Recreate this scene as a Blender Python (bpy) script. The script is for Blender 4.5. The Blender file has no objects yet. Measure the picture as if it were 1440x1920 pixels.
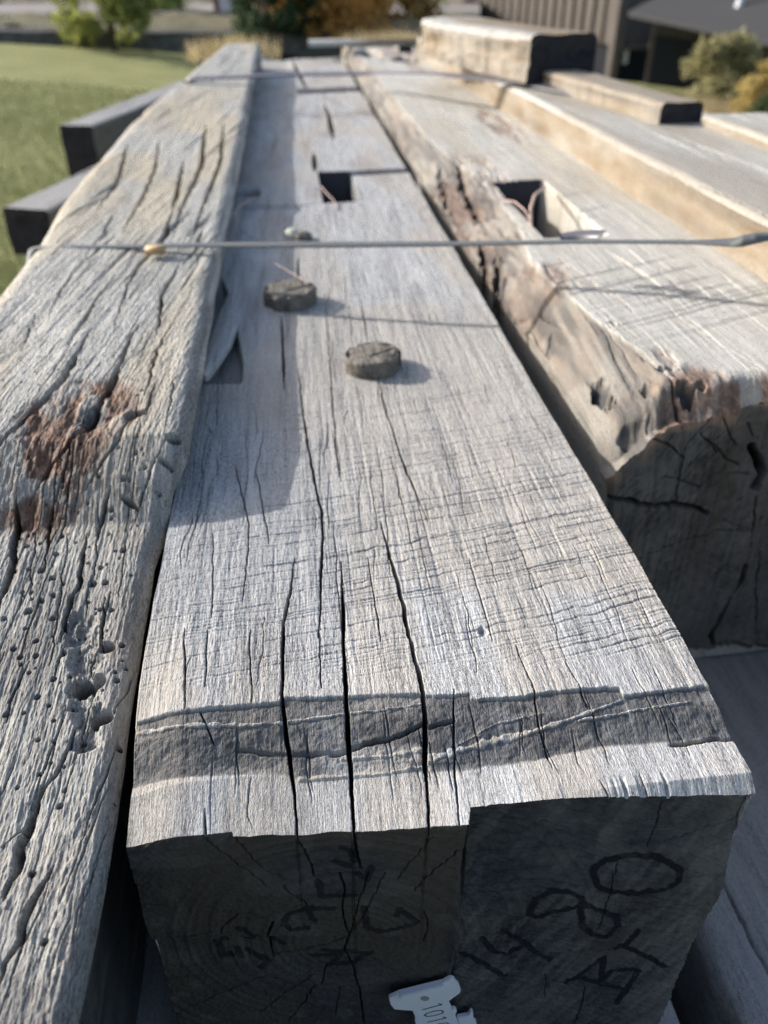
import bpy, math, random
import numpy as np
from mathutils import Matrix, Vector

# ------------------------------------------------------------------ camera, sky, sun
SC = bpy.context.scene
FPX, TH, YAW, HC = 1500.0, math.atan2(1045, 1500), math.radians(6.1), 0.335
cF = np.array([math.sin(YAW)*math.cos(TH), math.cos(YAW)*math.cos(TH), -math.sin(TH)])
cR = np.array([math.cos(YAW), -math.sin(YAW), 0.0])
cU = np.cross(cR, cF)
cam = bpy.data.cameras.new('camera')
camo = bpy.data.objects.new('camera', cam)
SC.collection.objects.link(camo)
camo.matrix_world = Matrix(((cR[0], cU[0], -cF[0], 0), (cR[1], cU[1], -cF[1], 0), (cR[2], cU[2], -cF[2], HC), (0, 0, 0, 1)))
cam.sensor_fit = 'VERTICAL'
cam.sensor_height = 36.0
cam.sensor_width = 27.0
cam.lens = FPX/1920*36.0
cam.clip_start = 0.01
cam.clip_end = 500
cam.dof.use_dof = True
cam.dof.focus_distance = 0.44
cam.dof.aperture_fstop = cam.lens/4.3
SC.camera = camo

SUN_EL = math.radians(25.5)
SUN_TRAVEL = np.array([0.87, -0.49])          # horizontal direction the light travels
SUN_TRAVEL = SUN_TRAVEL/np.linalg.norm(SUN_TRAVEL)
W = bpy.data.worlds.new('World')
SC.world = W
W.use_nodes = True
wn = W.node_tree
bg = wn.nodes['Background']
sky = wn.nodes.new('ShaderNodeTexSky')
sky.sky_type = 'NISHITA'
sky.sun_disc = False
sky.sun_elevation = SUN_EL
sky.sun_rotation = math.atan2(-SUN_TRAVEL[0], -SUN_TRAVEL[1])
sky.air_density = 1.0
sky.dust_density = 3.0
sky.ozone_density = 0.6
wn.links.new(sky.outputs[0], bg.inputs[0])
bg.inputs[1].default_value = 0.15
sun = bpy.data.lights.new('sun', 'SUN')
sun.energy = 3.9
sun.angle = math.radians(0.55)
sun.color = (1.0, 0.97, 0.925)
suno = bpy.data.objects.new('sun', sun)
SC.collection.objects.link(suno)
sd = Vector((SUN_TRAVEL[0]*math.cos(SUN_EL), SUN_TRAVEL[1]*math.cos(SUN_EL), -math.sin(SUN_EL)))
suno.rotation_euler = sd.to_track_quat('-Z', 'Y').to_euler()
suno.location = (-6, 3, 5)
SC.view_settings.view_transform = 'Standard'
SC.view_settings.look = 'None'
SC.view_settings.exposure = 0.72
SC.view_settings.gamma = 1.0
SC.cycles.max_bounces = 6
SC.cycles.use_denoising = True
SC.cycles.denoising_prefilter = 'NONE'

# ------------------------------------------------------------------ measuring helpers (the survey of the place)
def ray(u, v):
    return cF + cR*(u-720)/FPX - cU*(v-960)/FPX
def P(u, v, z=0.0):
    d = ray(u, v); t = (z-HC)/d[2]
    return np.array([0, 0, HC]) + d*t
def PY(u, v, y):
    d = ray(u, v); t = y/d[1]
    return np.array([0, 0, HC]) + d*t
def PD(u, v, D):
    d = ray(u, v); t = D/math.hypot(d[0], d[1])
    return np.array([0, 0, HC]) + d*t

# ------------------------------------------------------------------ noise in numpy
def _h(ix, iy, seed):
    n = (ix.astype(np.int64)*374761393 + iy.astype(np.int64)*668265263 + seed*974634777) & 0xffffffff
    n = ((n ^ (n >> 13))*1274126177) & 0xffffffff
    n = (n ^ (n >> 16)) & 0xffffffff
    return n.astype(np.float32)/np.float32(4294967295.0)
def vn(x, y, seed=0):
    x = np.asarray(x, np.float64); y = np.asarray(y, np.float64)
    x, y = np.broadcast_arrays(x, y)
    xi = np.floor(x); yi = np.floor(y)
    fx = x-xi; fy = y-yi
    fx = fx*fx*(3-2*fx); fy = fy*fy*(3-2*fy)
    a = _h(xi, yi, seed); b = _h(xi+1, yi, seed); c = _h(xi, yi+1, seed); d = _h(xi+1, yi+1, seed)
    return (a+(b-a)*fx)*(1-fy)+(c+(d-c)*fx)*fy          # 0..1
def fbm(x, y, seed=0, o=4, g=0.5):
    s = 0; a = 1; t = 0
    for k in range(o):
        s = s+a*(vn(x*2**k, y*2**k, seed+k*17)-0.5); t += a; a *= g
    return s/t*2                                          # about -1..1
def sm(a, b, x):
    t = np.clip((x-a)/(b-a), 0, 1)
    return t*t*(3-2*t)

# ------------------------------------------------------------------ mesh helpers
COL = SC.collection
def mesh_obj(name, V, Fq, mats, parent=None, attrs=None, smooth=True, mi=None, tris=None, origin=None):
    V = np.asarray(V, np.float32)
    o3 = np.zeros(3, np.float32) if origin is None else np.asarray(origin, np.float32)
    V = V-o3
    me = bpy.data.meshes.new(name)
    Fq = np.asarray(Fq, np.int32).reshape(-1, 4) if Fq is not None and len(Fq) else np.zeros((0, 4), np.int32)
    T = np.asarray(tris, np.int32).reshape(-1, 3) if tris is not None and len(tris) else np.zeros((0, 3), np.int32)
    nq, nt = len(Fq), len(T)
    me.vertices.add(len(V)); me.vertices.foreach_set('co', V.ravel())
    me.loops.add(nq*4+nt*3); me.loops.foreach_set('vertex_index', np.concatenate([Fq.ravel(), T.ravel()]))
    me.polygons.add(nq+nt)
    ls = np.concatenate([np.arange(nq)*4, nq*4+np.arange(nt)*3]).astype(np.int32)
    me.polygons.foreach_set('loop_start', ls)
    if mi is not None:
        me.polygons.foreach_set('material_index', np.asarray(mi, np.int32))
    me.update(calc_edges=True)
    me.polygons.foreach_set('use_smooth', np.full(nq+nt, bool(smooth)))
    for k, a in (attrs or {}).items():
        at = me.attributes.new(k, 'FLOAT', 'POINT')
        at.data.foreach_set('value', np.asarray(a, np.float32))
    for m in (mats if isinstance(mats, (list, tuple)) else [mats]):
        me.materials.append(m)
    me.update()
    ob = bpy.data.objects.new(name, me)
    COL.objects.link(ob)
    ob.location = o3.tolist()
    if parent is not None:
        ob.parent = parent
        ob.location = (Vector(o3.tolist())-parent.matrix_basis.translation)
    return ob
def tag(o, label, cat, group=None, kind=None):
    if label: o['label'] = label
    if cat: o['category'] = cat
    if group: o['group'] = group
    if kind: o['kind'] = kind
    return o
def empty(name, loc, label, cat, group=None):
    o = bpy.data.objects.new(name, None)
    COL.objects.link(o); o.location = tuple(float(c) for c in loc)
    o.empty_display_size = 0.1
    return tag(o, label, cat, group)
class MB:
    """collects grids, boxes and tubes into one mesh"""
    def __init__(s): s.V = []; s.F = []; s.T = []; s.n = 0; s.A = {}; s.MI = []
    def grid(s, X, Y, Z, flip=False, attrs=None, m=0):
        r, c = X.shape
        s.V.append(np.stack([X, Y, Z], -1).reshape(-1, 3))
        i = (np.arange(r-1)[:, None]*c+np.arange(c-1)[None, :]).ravel()+s.n
        q = np.stack([i, i+1, i+c+1, i+c], -1)
        if flip: q = q[:, ::-1]
        s.F.append(q); s.MI.append(np.full(len(q), m))
        for k, a in (attrs or {}).items():
            s.A.setdefault(k, []).append((s.n, np.asarray(a, np.float32).ravel()))
        s.n += r*c
    def raw(s, V, F, T=None, m=0):
        V = np.asarray(V, float)
        if F is not None and len(F):
            F = np.asarray(F)+s.n; s.F.append(F); s.MI.append(np.full(len(F), m))
        s.V.append(V)
        if T is not None and len(T): s.T.append(np.asarray(T)+s.n)
        s.n += len(V)
    def box(s, lo, hi, M=None, bev=0.0, m=0):
        lo = np.array(lo, float); hi = np.array(hi, float)
        V = np.array([[(lo, hi)[i][0], (lo, hi)[j][1], (lo, hi)[k][2]] for i in (0, 1) for j in (0, 1) for k in (0, 1)])
        if M is not None: V = V@M[0].T+M[1]
        F = [(0, 1, 3, 2), (4, 6, 7, 5), (0, 4, 5, 1), (2, 3, 7, 6), (0, 2, 6, 4), (1, 5, 7, 3)]
        s.raw(V, F, m=m)
    def tube(s, pts, rad, n=8, cap=True):
        pts = np.asarray(pts, float); k = len(pts)
        rad = np.broadcast_to(np.asarray(rad, float), (k,))
        t = np.gradient(pts, axis=0); t /= np.linalg.norm(t, axis=1)[:, None]+1e-12
        ref = np.array([0, 0, 1.0]) if abs(t[0][2]) < 0.9 else np.array([1.0, 0, 0])
        rows = []
        for i in range(k):
            a = np.cross(t[i], ref); a /= np.linalg.norm(a)+1e-12
            b = np.cross(t[i], a)
            th = np.linspace(0, 2*math.pi, n, endpoint=False)
            rows.append(pts[i]+rad[i]*(np.cos(th)[:, None]*a+np.sin(th)[:, None]*b))
        V = np.concatenate(rows)
        F = [(i*n+j, i*n+(j+1) % n, (i+1)*n+(j+1) % n, (i+1)*n+j) for i in range(k-1) for j in range(n)]
        T = []
        if cap:
            V = np.vstack([V, pts[0], pts[-1]])
            T += [(k*n, (j+1) % n, j) for j in range(n)] + [(k*n+1, (k-1)*n+j, (k-1)*n+(j+1) % n) for j in range(n)]
        s.raw(V, F, T)
    def build(s, name, mats, parent=None, smooth=True, origin=None):
        V = np.concatenate(s.V); F = np.concatenate(s.F) if s.F else None
        T = np.concatenate(s.T) if s.T else None
        A = {}
        for k, lst in s.A.items():
            a = np.zeros(len(V), np.float32)
            for st, v in lst: a[st:st+len(v)] = v
            A[k] = a
        mi = None
        if s.MI and not s.T: mi = np.concatenate(s.MI)
        return mesh_obj(name, V, F, mats, parent, A, smooth, mi, T, origin)

# ------------------------------------------------------------------ materials
class NT:
    def __init__(s, name):
        s.m = bpy.data.materials.new(name); s.m.use_nodes = True
        s.t = s.m.node_tree; s.b = s.t.nodes['Principled BSDF']
    def n(s, typ, **k):
        o = s.t.nodes.new('ShaderNode'+typ)
        for a, v in k.items(): setattr(o, a, v)
        return o
    def l(s, a, b): s.t.links.new(a, b)
    def coord(s, scale=(1, 1, 1), rot=(0, 0, 0)):
        c = s.n('TexCoord'); m = s.n('Mapping'); m.inputs['Scale'].default_value = scale; m.inputs['Rotation'].default_value = rot
        s.l(c.outputs['Object'], m.inputs['Vector']); return m.outputs[0]
    def noise(s, vec, scale, detail=3, rough=0.55, dist=0.0):
        o = s.n('TexNoise'); o.inputs['Scale'].default_value = scale; o.inputs['Detail'].default_value = detail
        o.inputs['Roughness'].default_value = rough; o.inputs['Distortion'].default_value = dist
        s.l(vec, o.inputs['Vector']); return o.outputs[0]
    def ramp(s, fac, stops):
        o = s.n('ValToRGB'); e = o.color_ramp.elements
        while len(e) < len(stops): e.new(0.5)
        for i, (p, c) in enumerate(stops):
            e[i].position = p; e[i].color = (*c, 1) if len(c) == 3 else c
        s.l(fac, o.inputs[0]); return o.outputs[0]
    def mr(s, fac, a, b, c=0.0, d=1.0):
        o = s.n('MapRange'); s.l(fac, o.inputs[0])
        for i, v in zip((1, 2, 3, 4), (a, b, c, d)): o.inputs[i].default_value = v
        return o.outputs[0]
    def mix(s, fac, a, b, typ='MIX'):
        o = s.n('Mix', data_type='RGBA', blend_type=typ)
        for v, i in ((fac, 0), (a, 6), (b, 7)):
            if hasattr(v, 'is_linked') or isinstance(v, bpy.types.NodeSocket): s.l(v, o.inputs[i])
            else: o.inputs[i].default_value = v if i == 0 else (*v, 1)
        return o.outputs[2]
    def math(s, op, a, b=None):
        o = s.n('Math', operation=op)
        for v, i in ((a, 0), (b, 1)):
            if v is None: continue
            if isinstance(v, bpy.types.NodeSocket): s.l(v, o.inputs[i])
            else: o.inputs[i].default_value = v
        return o.outputs[0]
    def attr(s, name):
        o = s.n('Attribute', attribute_name=name); return o.outputs['Fac']
    def bump(s, h, strength, dist, prev=None):
        o = s.n('Bump'); o.inputs['Strength'].default_value = strength; o.inputs['Distance'].default_value = dist
        s.l(h, o.inputs['Height'])
        if prev is not None: s.l(prev, o.inputs['Normal'])
        return o.outputs[0]
    def out(s, col, rough=0.8, nrm=None, spec=0.3):
        if isinstance(col, bpy.types.NodeSocket): s.l(col, s.b.inputs['Base Color'])
        else: s.b.inputs['Base Color'].default_value = (*col, 1)
        if isinstance(rough, bpy.types.NodeSocket): s.l(rough, s.b.inputs['Roughness'])
        else: s.b.inputs['Roughness'].default_value = rough
        s.b.inputs['Specular IOR Level'].default_value = spec
        if nrm is not None: s.l(nrm, s.b.inputs['Normal'])
        return s.m

def weathered(name, light, mid, dark, tanc, fibre=900.0, spec=0.25, rough=0.62, contrast=1.0, tanmix=0.7):
    """grey weathered long grain; 'rot', 'tan', 'deep' are wear masks measured on the timber"""
    n = NT(name)
    fine = n.noise(n.coord((1, 0.16, 0.3)), fibre*1.5, 2, 0.6)
    speck = n.noise(n.coord((1, 0.4, 0.6)), fibre*1.9, 2, 0.6)
    fib2 = n.noise(n.coord((1, 0.06, 0.3)), fibre*0.33, 4, 0.65, 0.5)
    med = n.noise(n.coord((1, 0.08, 0.5)), 70, 4, 0.6, 0.6)
    blot = n.noise(n.coord((1, 0.5, 1)), 9, 3, 0.6)
    v = n.math('ADD', n.math('MULTIPLY', fine, 0.30*contrast), n.math('MULTIPLY', fib2, 0.20*contrast))
    v = n.math('ADD', v, n.math('MULTIPLY', speck, 0.32*contrast))
    v = n.math('ADD', v, n.math('MULTIPLY', med, 0.18))
    c = n.ramp(v, [(0.40, dark), (0.485, mid), (0.585, light)])
    c = n.mix(n.mr(blot, 0.45, 0.75, 0, 0.45), c, mid)
    tn = n.math('MULTIPLY', n.attr('tan'), n.mr(med, 0.35, 0.6, 0.55, 1.0))
    c = n.mix(tn, c, n.mix(tanmix, c, tanc))
    rn = n.noise(n.coord((1, 0.35, 1)), 160, 4, 0.65)
    rc = n.ramp(rn, [(0.3, (0.03, 0.015, 0.009)), (0.5, (0.14, 0.072, 0.042)), (0.7, (0.40, 0.235, 0.145))])
    c = n.mix(n.attr('rot'), c, rc)
    c = n.mix(n.attr('deep'), c, (0.031, 0.0325, 0.037))  # dirty cracks and dark cuts, plus shade painted into hollows and sides
    h = n.math('ADD', n.math('ADD', n.math('MULTIPLY', fine, 0.8), n.math('MULTIPLY', speck, 0.5)), n.math('MULTIPLY', fib2, 0.8))
    nb = n.bump(h, 0.9, 0.0008)
    return n.out(c, rough, nb, spec)

def endgrain(name, a, b, px, pz, ringscale=260.0):
    """sawn end: growth rings round the pith and rays; 'ink' is marker writing, 'deep' open checks"""
    n = NT(name)
    co = n.n('TexCoord'); mp = n.n('Mapping'); mp.inputs['Location'].default_value = (-px, 0, -pz)
    n.l(co.outputs['Object'], mp.inputs['Vector'])
    sep = n.n('SeparateXYZ'); n.l(mp.outputs[0], sep.inputs[0])
    r = n.math('SQRT', n.math('ADD', n.math('POWER', sep.outputs[0], 2), n.math('POWER', sep.outputs[2], 2)))
    wob = n.noise(mp.outputs[0], 14, 3)
    rr = n.math('ADD', r, n.math('MULTIPLY', wob, 0.03))
    cx = n.n('CombineXYZ'); n.l(rr, cx.inputs[0])
    ring = n.noise(cx.outputs[0], ringscale*1.7, 2, 0.6)
    ang = n.math('ARCTAN2', sep.outputs[2], sep.outputs[0])
    cy = n.n('CombineXYZ'); n.l(ang, cy.inputs[0]); n.l(n.math('MULTIPLY', r, 3.0), cy.inputs[1])
    rays = n.noise(cy.outputs[0], 60, 3, 0.6)
    blot = n.noise(mp.outputs[0], 16, 4, 0.6)
    fine = n.noise(mp.outputs[0], 1400, 2, 0.6)
    v = n.math('ADD', n.math('MULTIPLY', ring, 0.3), n.math('MULTIPLY', rays, 0.25))
    v = n.math('ADD', v, n.math('ADD', n.math('MULTIPLY', blot, 0.35), n.math('MULTIPLY', fine, 0.12)))
    c = n.ramp(v, [(0.43, b), (0.60, a)])
    c = n.mix(n.math('MULTIPLY', n.attr('tan'), 0.8), c, (0.056, 0.047, 0.037))
    c = n.mix(n.attr('pale'), c, (0.15, 0.14, 0.13))
    c = n.mix(n.attr('rot'), c, (0.30, 0.20, 0.145))
    c = n.mix(n.attr('ink'), c, (0.006, 0.006, 0.009))
    c = n.mix(n.attr('deep'), c, (0.008, 0.007, 0.007))
    h = n.math('ADD', n.math('MULTIPLY', ring, 0.6), n.math('ADD', n.math('MULTIPLY', fine, 0.5), n.math('MULTIPLY', rays, 0.4)))
    return n.out(c, 0.85, n.bump(h, 0.5, 0.0008), 0.15)

M_MID = weathered('grey_oak', (0.54, 0.54, 0.535), (0.34, 0.338, 0.335), (0.10, 0.099, 0.099), (0.36, 0.285, 0.19))
M_LEFT = weathered('beige_oak', (0.52, 0.505, 0.465), (0.33, 0.318, 0.288), (0.085, 0.078, 0.068), (0.42, 0.335, 0.205), fibre=750)
M_RIGHT = weathered('white_oak', (0.55, 0.535, 0.49), (0.42, 0.403, 0.365), (0.19, 0.178, 0.155), (0.33, 0.265, 0.18))
M_TAN = weathered('tan_oak', (0.46, 0.45, 0.42), (0.37, 0.355, 0.32), (0.19, 0.175, 0.15), (0.185, 0.122, 0.056), tanmix=1.0)
M_OLD = weathered('dark_oak', (0.34, 0.335, 0.335), (0.24, 0.235, 0.235), (0.11, 0.105, 0.10), (0.2, 0.16, 0.11))
M_END = endgrain('mid_end_grain', (0.060, 0.060, 0.066), (0.018, 0.018, 0.021), 0.007, -0.124)
M_END_R = endgrain('right_end_grain', (0.17, 0.157, 0.147), (0.046, 0.042, 0.040), 0.41, -0.107)
M_END_D = endgrain('dark_end_grain', (0.04, 0.038, 0.042), (0.02, 0.019, 0.022), 0, 0)

# ------------------------------------------------------------------ timber modelling
def carve(Hh, X, Y, deep, pts, w, d, seed=0, jit=0.0006, taper=(0.25, 0.25), dk=1.0):
    """open a drying check along a polyline running lengthwise in the timber"""
    pts = np.asarray(pts, float); pts = pts[np.argsort(pts[:, 1])]
    y0, y1 = pts[0, 1], pts[-1, 1]; L = y1-y0
    xm0, xm1 = pts[:, 0].min()-w*2-jit*4-0.003, pts[:, 0].max()+w*2+jit*4+0.003
    k = np.nonzero((Y > y0) & (Y < y1) & (X > xm0) & (X < xm1))
    if len(k[0]) == 0: return
    x = X[k]; y = Y[k]
    c = np.interp(y, pts[:, 1], pts[:, 0]) + jit*2*fbm(y*90, y*0+seed*3.7, seed, 3)
    tp = np.minimum(np.clip((y-y0)/(taper[0]*L+1e-6), 0, 1), np.clip((y1-y)/(taper[1]*L+1e-6), 0, 1))**0.6
    hw = np.maximum(0.5*w*tp*(0.75+0.5*vn(y*60, y*0+seed, seed+5)), 0.00045)
    t = np.clip(1.35*(1-np.abs(x-c)/hw), 0, 1)
    t2 = t**0.7
    dd = d*np.clip(tp*1.3, 0, 1)*np.interp(y, [0.245, 0.30], [0.45, 1.0])
    Hh[k] -= dd*t2
    deep[k] = np.maximum(deep[k], np.clip(t*1.2-0.25, 0, 1)*dk*np.clip(tp*1.5, 0.2, 1))
def seg_dist(X, Y, pts):
    D = np.full(X.shape, 1e9)
    for (ax, ay), (bx, by) in zip(pts[:-1], pts[1:]):
        vx, vy = bx-ax, by-ay; L2 = vx*vx+vy*vy+1e-12
        t = np.clip(((X-ax)*vx+(Y-ay)*vy)/L2, 0, 1)
        D = np.minimum(D, np.hypot(X-ax-t*vx, Y-ay-t*vy))
    return D
def rows_from_picture(v0, v1, step, x=0.05, z=0.0, y1=None, yfront=None):
    v = np.arange(v0, v1, -step)
    y = np.array([P(720, a, z)[1] for a in v])
    if yfront is not None: y = np.concatenate([[yfront], y[y > yfront+1e-4]])
    if y1 is not None: y = np.concatenate([y[y < y1-1e-3], [y1]])
    return y
def random_checks(Hh, X, Y, deep, n, xr, yr, lr, wr, dr, seed, slope=0.0, dk=0.8):
    rs = np.random.RandomState(seed)
    for i in range(n):
        # spacing denser where the wood is near the viewer
        u = rs.rand(); y = yr[0]*(yr[1]/yr[0])**u
        L = rs.uniform(*lr)*(0.5+y); x = rs.uniform(*xr)
        k = 5
        yy = np.linspace(y, y+L, k); xx = x+slope*(yy-y)+np.cumsum(rs.normal(0, 0.0012, k))
        carve(Hh, X, Y, deep, np.stack([xx, yy], 1), rs.uniform(*wr), rs.uniform(*dr), seed+i, 0.0005, (0.5, 0.5), dk)

def timber(name, xl, xr, ys, nx, Hf, zbot, mats, sideL=None, sideR=None, yf=None, nside=24, ends=None, origin=None):
    """one squared timber: a measured top surface, two sides, a back and an underside as one mesh.
       xl/xr: edges as functions of y; Hf(X,Y)->Z,attrs; sideL/R(y,z,ztop)->x offset; yf(x)-> front edge offset"""
    s = np.linspace(0, 1, nx)
    Yn = np.repeat(np.asarray(ys)[:, None], nx, 1)
    XL = xl(np.asarray(ys)); XR = xr(np.asarray(ys))
    X = XL[:, None]+(XR-XL)[:, None]*s[None]
    if yf is not None:
        Yn = Yn+yf(X[0])[None]*np.clip(1-(Yn-ys[0])/0.035, 0, 1)
    Z, A = Hf(X, Yn)
    mb = MB()
    mb.grid(X, Yn, Z, flip=False, attrs=A)
    t = np.linspace(0, 1, nside)**1.3
    for side, e, off, fl in (('l', 0, sideL, False), ('r', -1, sideR, True)):
        zt = Z[:, e]; zz = zt[:, None]+(zbot-zt)[:, None]*t[None]
        yy = np.repeat(Yn[:, e][:, None], nside, 1)
        xx = np.repeat(X[:, e][:, None], nside, 1)
        o, sa = off(yy, zz, zt[:, None]) if off else (0.0*yy, {})
        xx = xx+o*np.clip((zt[:, None]-zz)/0.004, 0, 1)
        at = {k: sa.get(k, np.repeat(A[k][:, e][:, None], nside, 1)*np.exp(-(zt[:, None]-zz)/0.01)) for k in A}
        mb.grid(xx, yy, zz, flip=not fl, attrs=at)
        if side == 'l': lb = xx, yy, zz
        else: rb = xx, yy, zz
    # underside and back end
    mb.grid(np.stack([lb[0][:, -1], rb[0][:, -1]], 1), np.stack([lb[1][:, -1], rb[1][:, -1]], 1), np.stack([lb[2][:, -1], rb[2][:, -1]], 1), flip=True)
    kb = np.linspace(0, 1, 12)
    mb.grid(np.repeat(X[-1][None], 12, 0), np.repeat(Yn[-1][None], 12, 0), Z[-1][None]+(zbot-Z[-1])[None]*kb[:, None], flip=True)
    ob = mb.build(name, mats, origin=origin)
    return ob, dict(X=X[0], Y=Yn[0], Z=Z[0], lb=[a[0] for a in lb], rb=[a[0] for a in rb])

def end_face(name, fr, zbot, nz, Ef, mat, parent, t_pow=1.0):
    """the sawn front end of a timber, joined edge to edge to its top and sides"""
    nx = len(fr['X']); t = np.linspace(0, 1, nz)**t_pow
    zl = fr['lb'][2]; xlb = np.interp(-(fr['Z'][0]+(zbot-fr['Z'][0])*t), -zl, fr['lb'][0])
    zr = fr['rb'][2]; xrb = np.interp(-(fr['Z'][-1]+(zbot-fr['Z'][-1])*t), -zr, fr['rb'][0])
    s = (fr['X']-fr['X'][0])/(fr['X'][-1]-fr['X'][0])
    X = xlb[:, None]+(xrb-xlb)[:, None]*s[None]
    Z = fr['Z'][None]+(zbot-fr['Z'])[None]*t[:, None]
    E, A = Ef(X, Z, t[:, None]+0*X)
    ysm = fr.get('ysm', fr['Y'])
    Y = ysm[None]+(fr['Y']-ysm)[None]*np.exp(-(fr['Z'][None]-Z)/0.006)+E*np.clip((fr['Z'][None]-Z)/0.0015, 0, 1)
    mb = MB(); mb.grid(X, Y, Z, flip=True, attrs=A)
    return mb.build(name, mat, parent, origin=(float(X.mean()), float(fr['Y'].mean()), zbot))

def cf(v): return lambda y: np.full_like(np.asarray(y, float), v)
def pxl(lst, z): return [P(u, v, z)[:2] for u, v in lst]

# ================================================================== the timber in the middle
def mid_top(X, Y):
    Z = 0.0012*fbm(X*12, Y*3, 3, 3) + 0.0003*fbm(X*140, Y*8, 9, 3) + (0.0032*((X-0.055)/0.155)**2-0.0015)*sm(0.300, 0.33, Y)
    deep = np.zeros_like(X); tan = np.zeros_like(X); rot = np.zeros_like(X)
    near = sm(3.0, 0.6, Y)
    # saw marks across the face, slightly skew, patchy
    q = Y-0.17*X+0.0012*fbm(X*40, Y*60, 21, 2)
    patch = np.clip(0.70+0.5*sm(0.30, 0.65, vn(q*26, X*1.2, 41))*sm(0.25, 0.7, vn(X*22, q*9, 43)), 0, 1.1)
    patch = patch*sm(0.310, 0.335, Y)*(0.75+0.25*sm(-0.04, 0.06, X))
    saw = 0
    for per, sd, a_, wdt in ((0.0072, 31, 0.95, 0.10), (0.0030, 35, 0.6, 0.19)):
        u = q/per+0.7*fbm(X*7, q*25, sd, 2)+0.25*fbm(X*120, q*30, sd+1, 2); kk = np.floor(u)
        amp = vn(kk*7.3, kk*0+sd, sd)**0.9*(0.25+0.75*sm(0.22, 0.5, vn(X*48, kk*3.1, sd+2)))
        saw = saw+a_*amp*sm(wdt*1.6, wdt*0.2, np.abs(u-kk-0.5))
    saw = saw*patch
    Z -= 0.0010*saw
    deep = np.maximum(deep, np.clip(0.36*saw, 0, 0.30))
    # raised short fibres
    Z += 0.00026*fbm(X*1000, Y*130, 51, 2)*near + 0.00018*fbm(X*330, Y*20, 55, 2)*near
    Z -= 0.0006*np.clip(vn(X*420, Y*14, 57)-0.72, 0, 1)*3
    # ---- shallow worked channel across the front: dark cross-cut wood, pale torn ridges
    def pl(l, z):
        q = np.array([P(u, v, z)[:2] for u, v in l]); return np.interp(X, q[:, 0], q[:, 1])
    yb = pl([(255, 1336), (340, 1330), (470, 1319), (524, 1314), (526, 1306), (660, 1302), (794, 1297), (797, 1301), (880, 1297), (882, 1308), (985, 1302), (1000, 1297), (1060, 1292), (1140, 1287), (1162, 1288), (1166, 1302), (1250, 1293), (1320, 1284), (1345, 1290)], 0.0)
    yb = yb+0.0006*fbm(X*300, X*0, 61, 3)
    ye = pl([(255, 1448), (330, 1447), (520, 1441), (545, 1449), (640, 1440), (760, 1438), (800, 1442), (870, 1440), (1000, 1426), (1040, 1418), (1130, 1402), (1250, 1395), (1380, 1386)], -0.010)+0.0006*fbm(X*260, X*0+4, 63, 3)
    t = (yb-Y)/(yb-ye)
    tt = np.clip(t, 0, 1)
    DROP = np.interp(X, [-0.105, -0.02, 0.06, 0.215], [0.016, 0.014, 0.011, 0.008])
    Z = np.where(t > 0, Z*0.6, Z)
    n = fbm(X*190, Y*260, 67, 4); n2 = fbm(X*60, Y*120, 69, 3)
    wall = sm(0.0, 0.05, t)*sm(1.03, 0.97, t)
    Z -= 0.0022*sm(0.0, 0.05, t)+(DROP-0.0022)*(0.25*tt+0.75*sm(0.25, 1.0, tt)) - wall*(0.0007*n+0.0009*n2)
    rid = np.zeros_like(X)
    for l, w_ in (([(256, 1368), (340, 1369), (470, 1366), (530, 1362), (600, 1352), (700, 1342), (795, 1330)], (.0024, .0009)), ([(800, 1416), (870, 1399), (1000, 1372), (1100, 1343), (1160, 1323)], (.0042, .0012)),
                  ([(1085, 1354), (1180, 1341), (1290, 1325)], (.0013, .0008)), ([(560, 1441), (700, 1436), (796, 1425)], (.0018, .0012)), ([(640, 1412), (720, 1408), (795, 1400)], (.001, .003)), ([(860, 1392), (930, 1362), (1010, 1345)], (.0004, .0005))):
        q = np.array([P(u, v, -0.006)[:2] for u, v in l])
        yr_ = np.interp(X, q[:, 0], q[:, 1])+0.0005*fbm(X*220, X*0+7, 71, 3); inx = sm(q[0, 0]-0.001, q[0, 0], X)*sm(q[-1, 0]+0.002, q[-1, 0], X)
        ww = np.interp(X, [q[0, 0], q[-1, 0]], w_)*(0.25+0.95*vn(X*330, X*0, 73))
        rid = np.maximum(rid, inx*sm(ww*0.75, ww*0.35, np.abs(Y-yr_)))
    Z += 0.0010*rid
    for l, dp in (([(620, 1411), (680, 1396), (740, 1386), (800, 1366)], 0.005), ([(1258, 1397), (1300, 1391), (1382, 1384)], 0.005), ([(440, 1404), (560, 1410), (640, 1406)], 0.0015), ([(800, 1375), (850, 1362)], 0.003)):
        q = np.array([P(u, v, -0.008)[:2] for u, v in l])
        yr_ = np.interp(X, q[:, 0], q[:, 1])+0.0009*fbm(X*150, X*0+11, 75, 3); inx = sm(q[0, 0]-0.002, q[0, 0]+0.004, X)*sm(q[-1, 0]+0.002, q[-1, 0]-0.001, X)
        c_ = inx*sm(0.0016, 0.0002, np.abs(Y-yr_)); Z -= dp*c_; deep = np.maximum(deep, c_*0.95)
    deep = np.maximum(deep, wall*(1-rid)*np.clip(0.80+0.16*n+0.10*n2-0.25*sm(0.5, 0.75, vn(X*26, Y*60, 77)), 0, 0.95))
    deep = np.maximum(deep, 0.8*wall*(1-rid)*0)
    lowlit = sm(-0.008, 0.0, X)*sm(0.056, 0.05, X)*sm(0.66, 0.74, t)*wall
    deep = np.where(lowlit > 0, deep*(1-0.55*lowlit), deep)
    tan = np.maximum(tan, 0.8*sm(0.08, 0.0, np.abs(t-1.03))*sm(0.40, 0.62, vn(X*90, Y*60, 73)))
    tan = np.maximum(tan, 0.7*rid*sm(0.35, 0.6, vn(X*130, Y*60, 75)))
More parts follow.
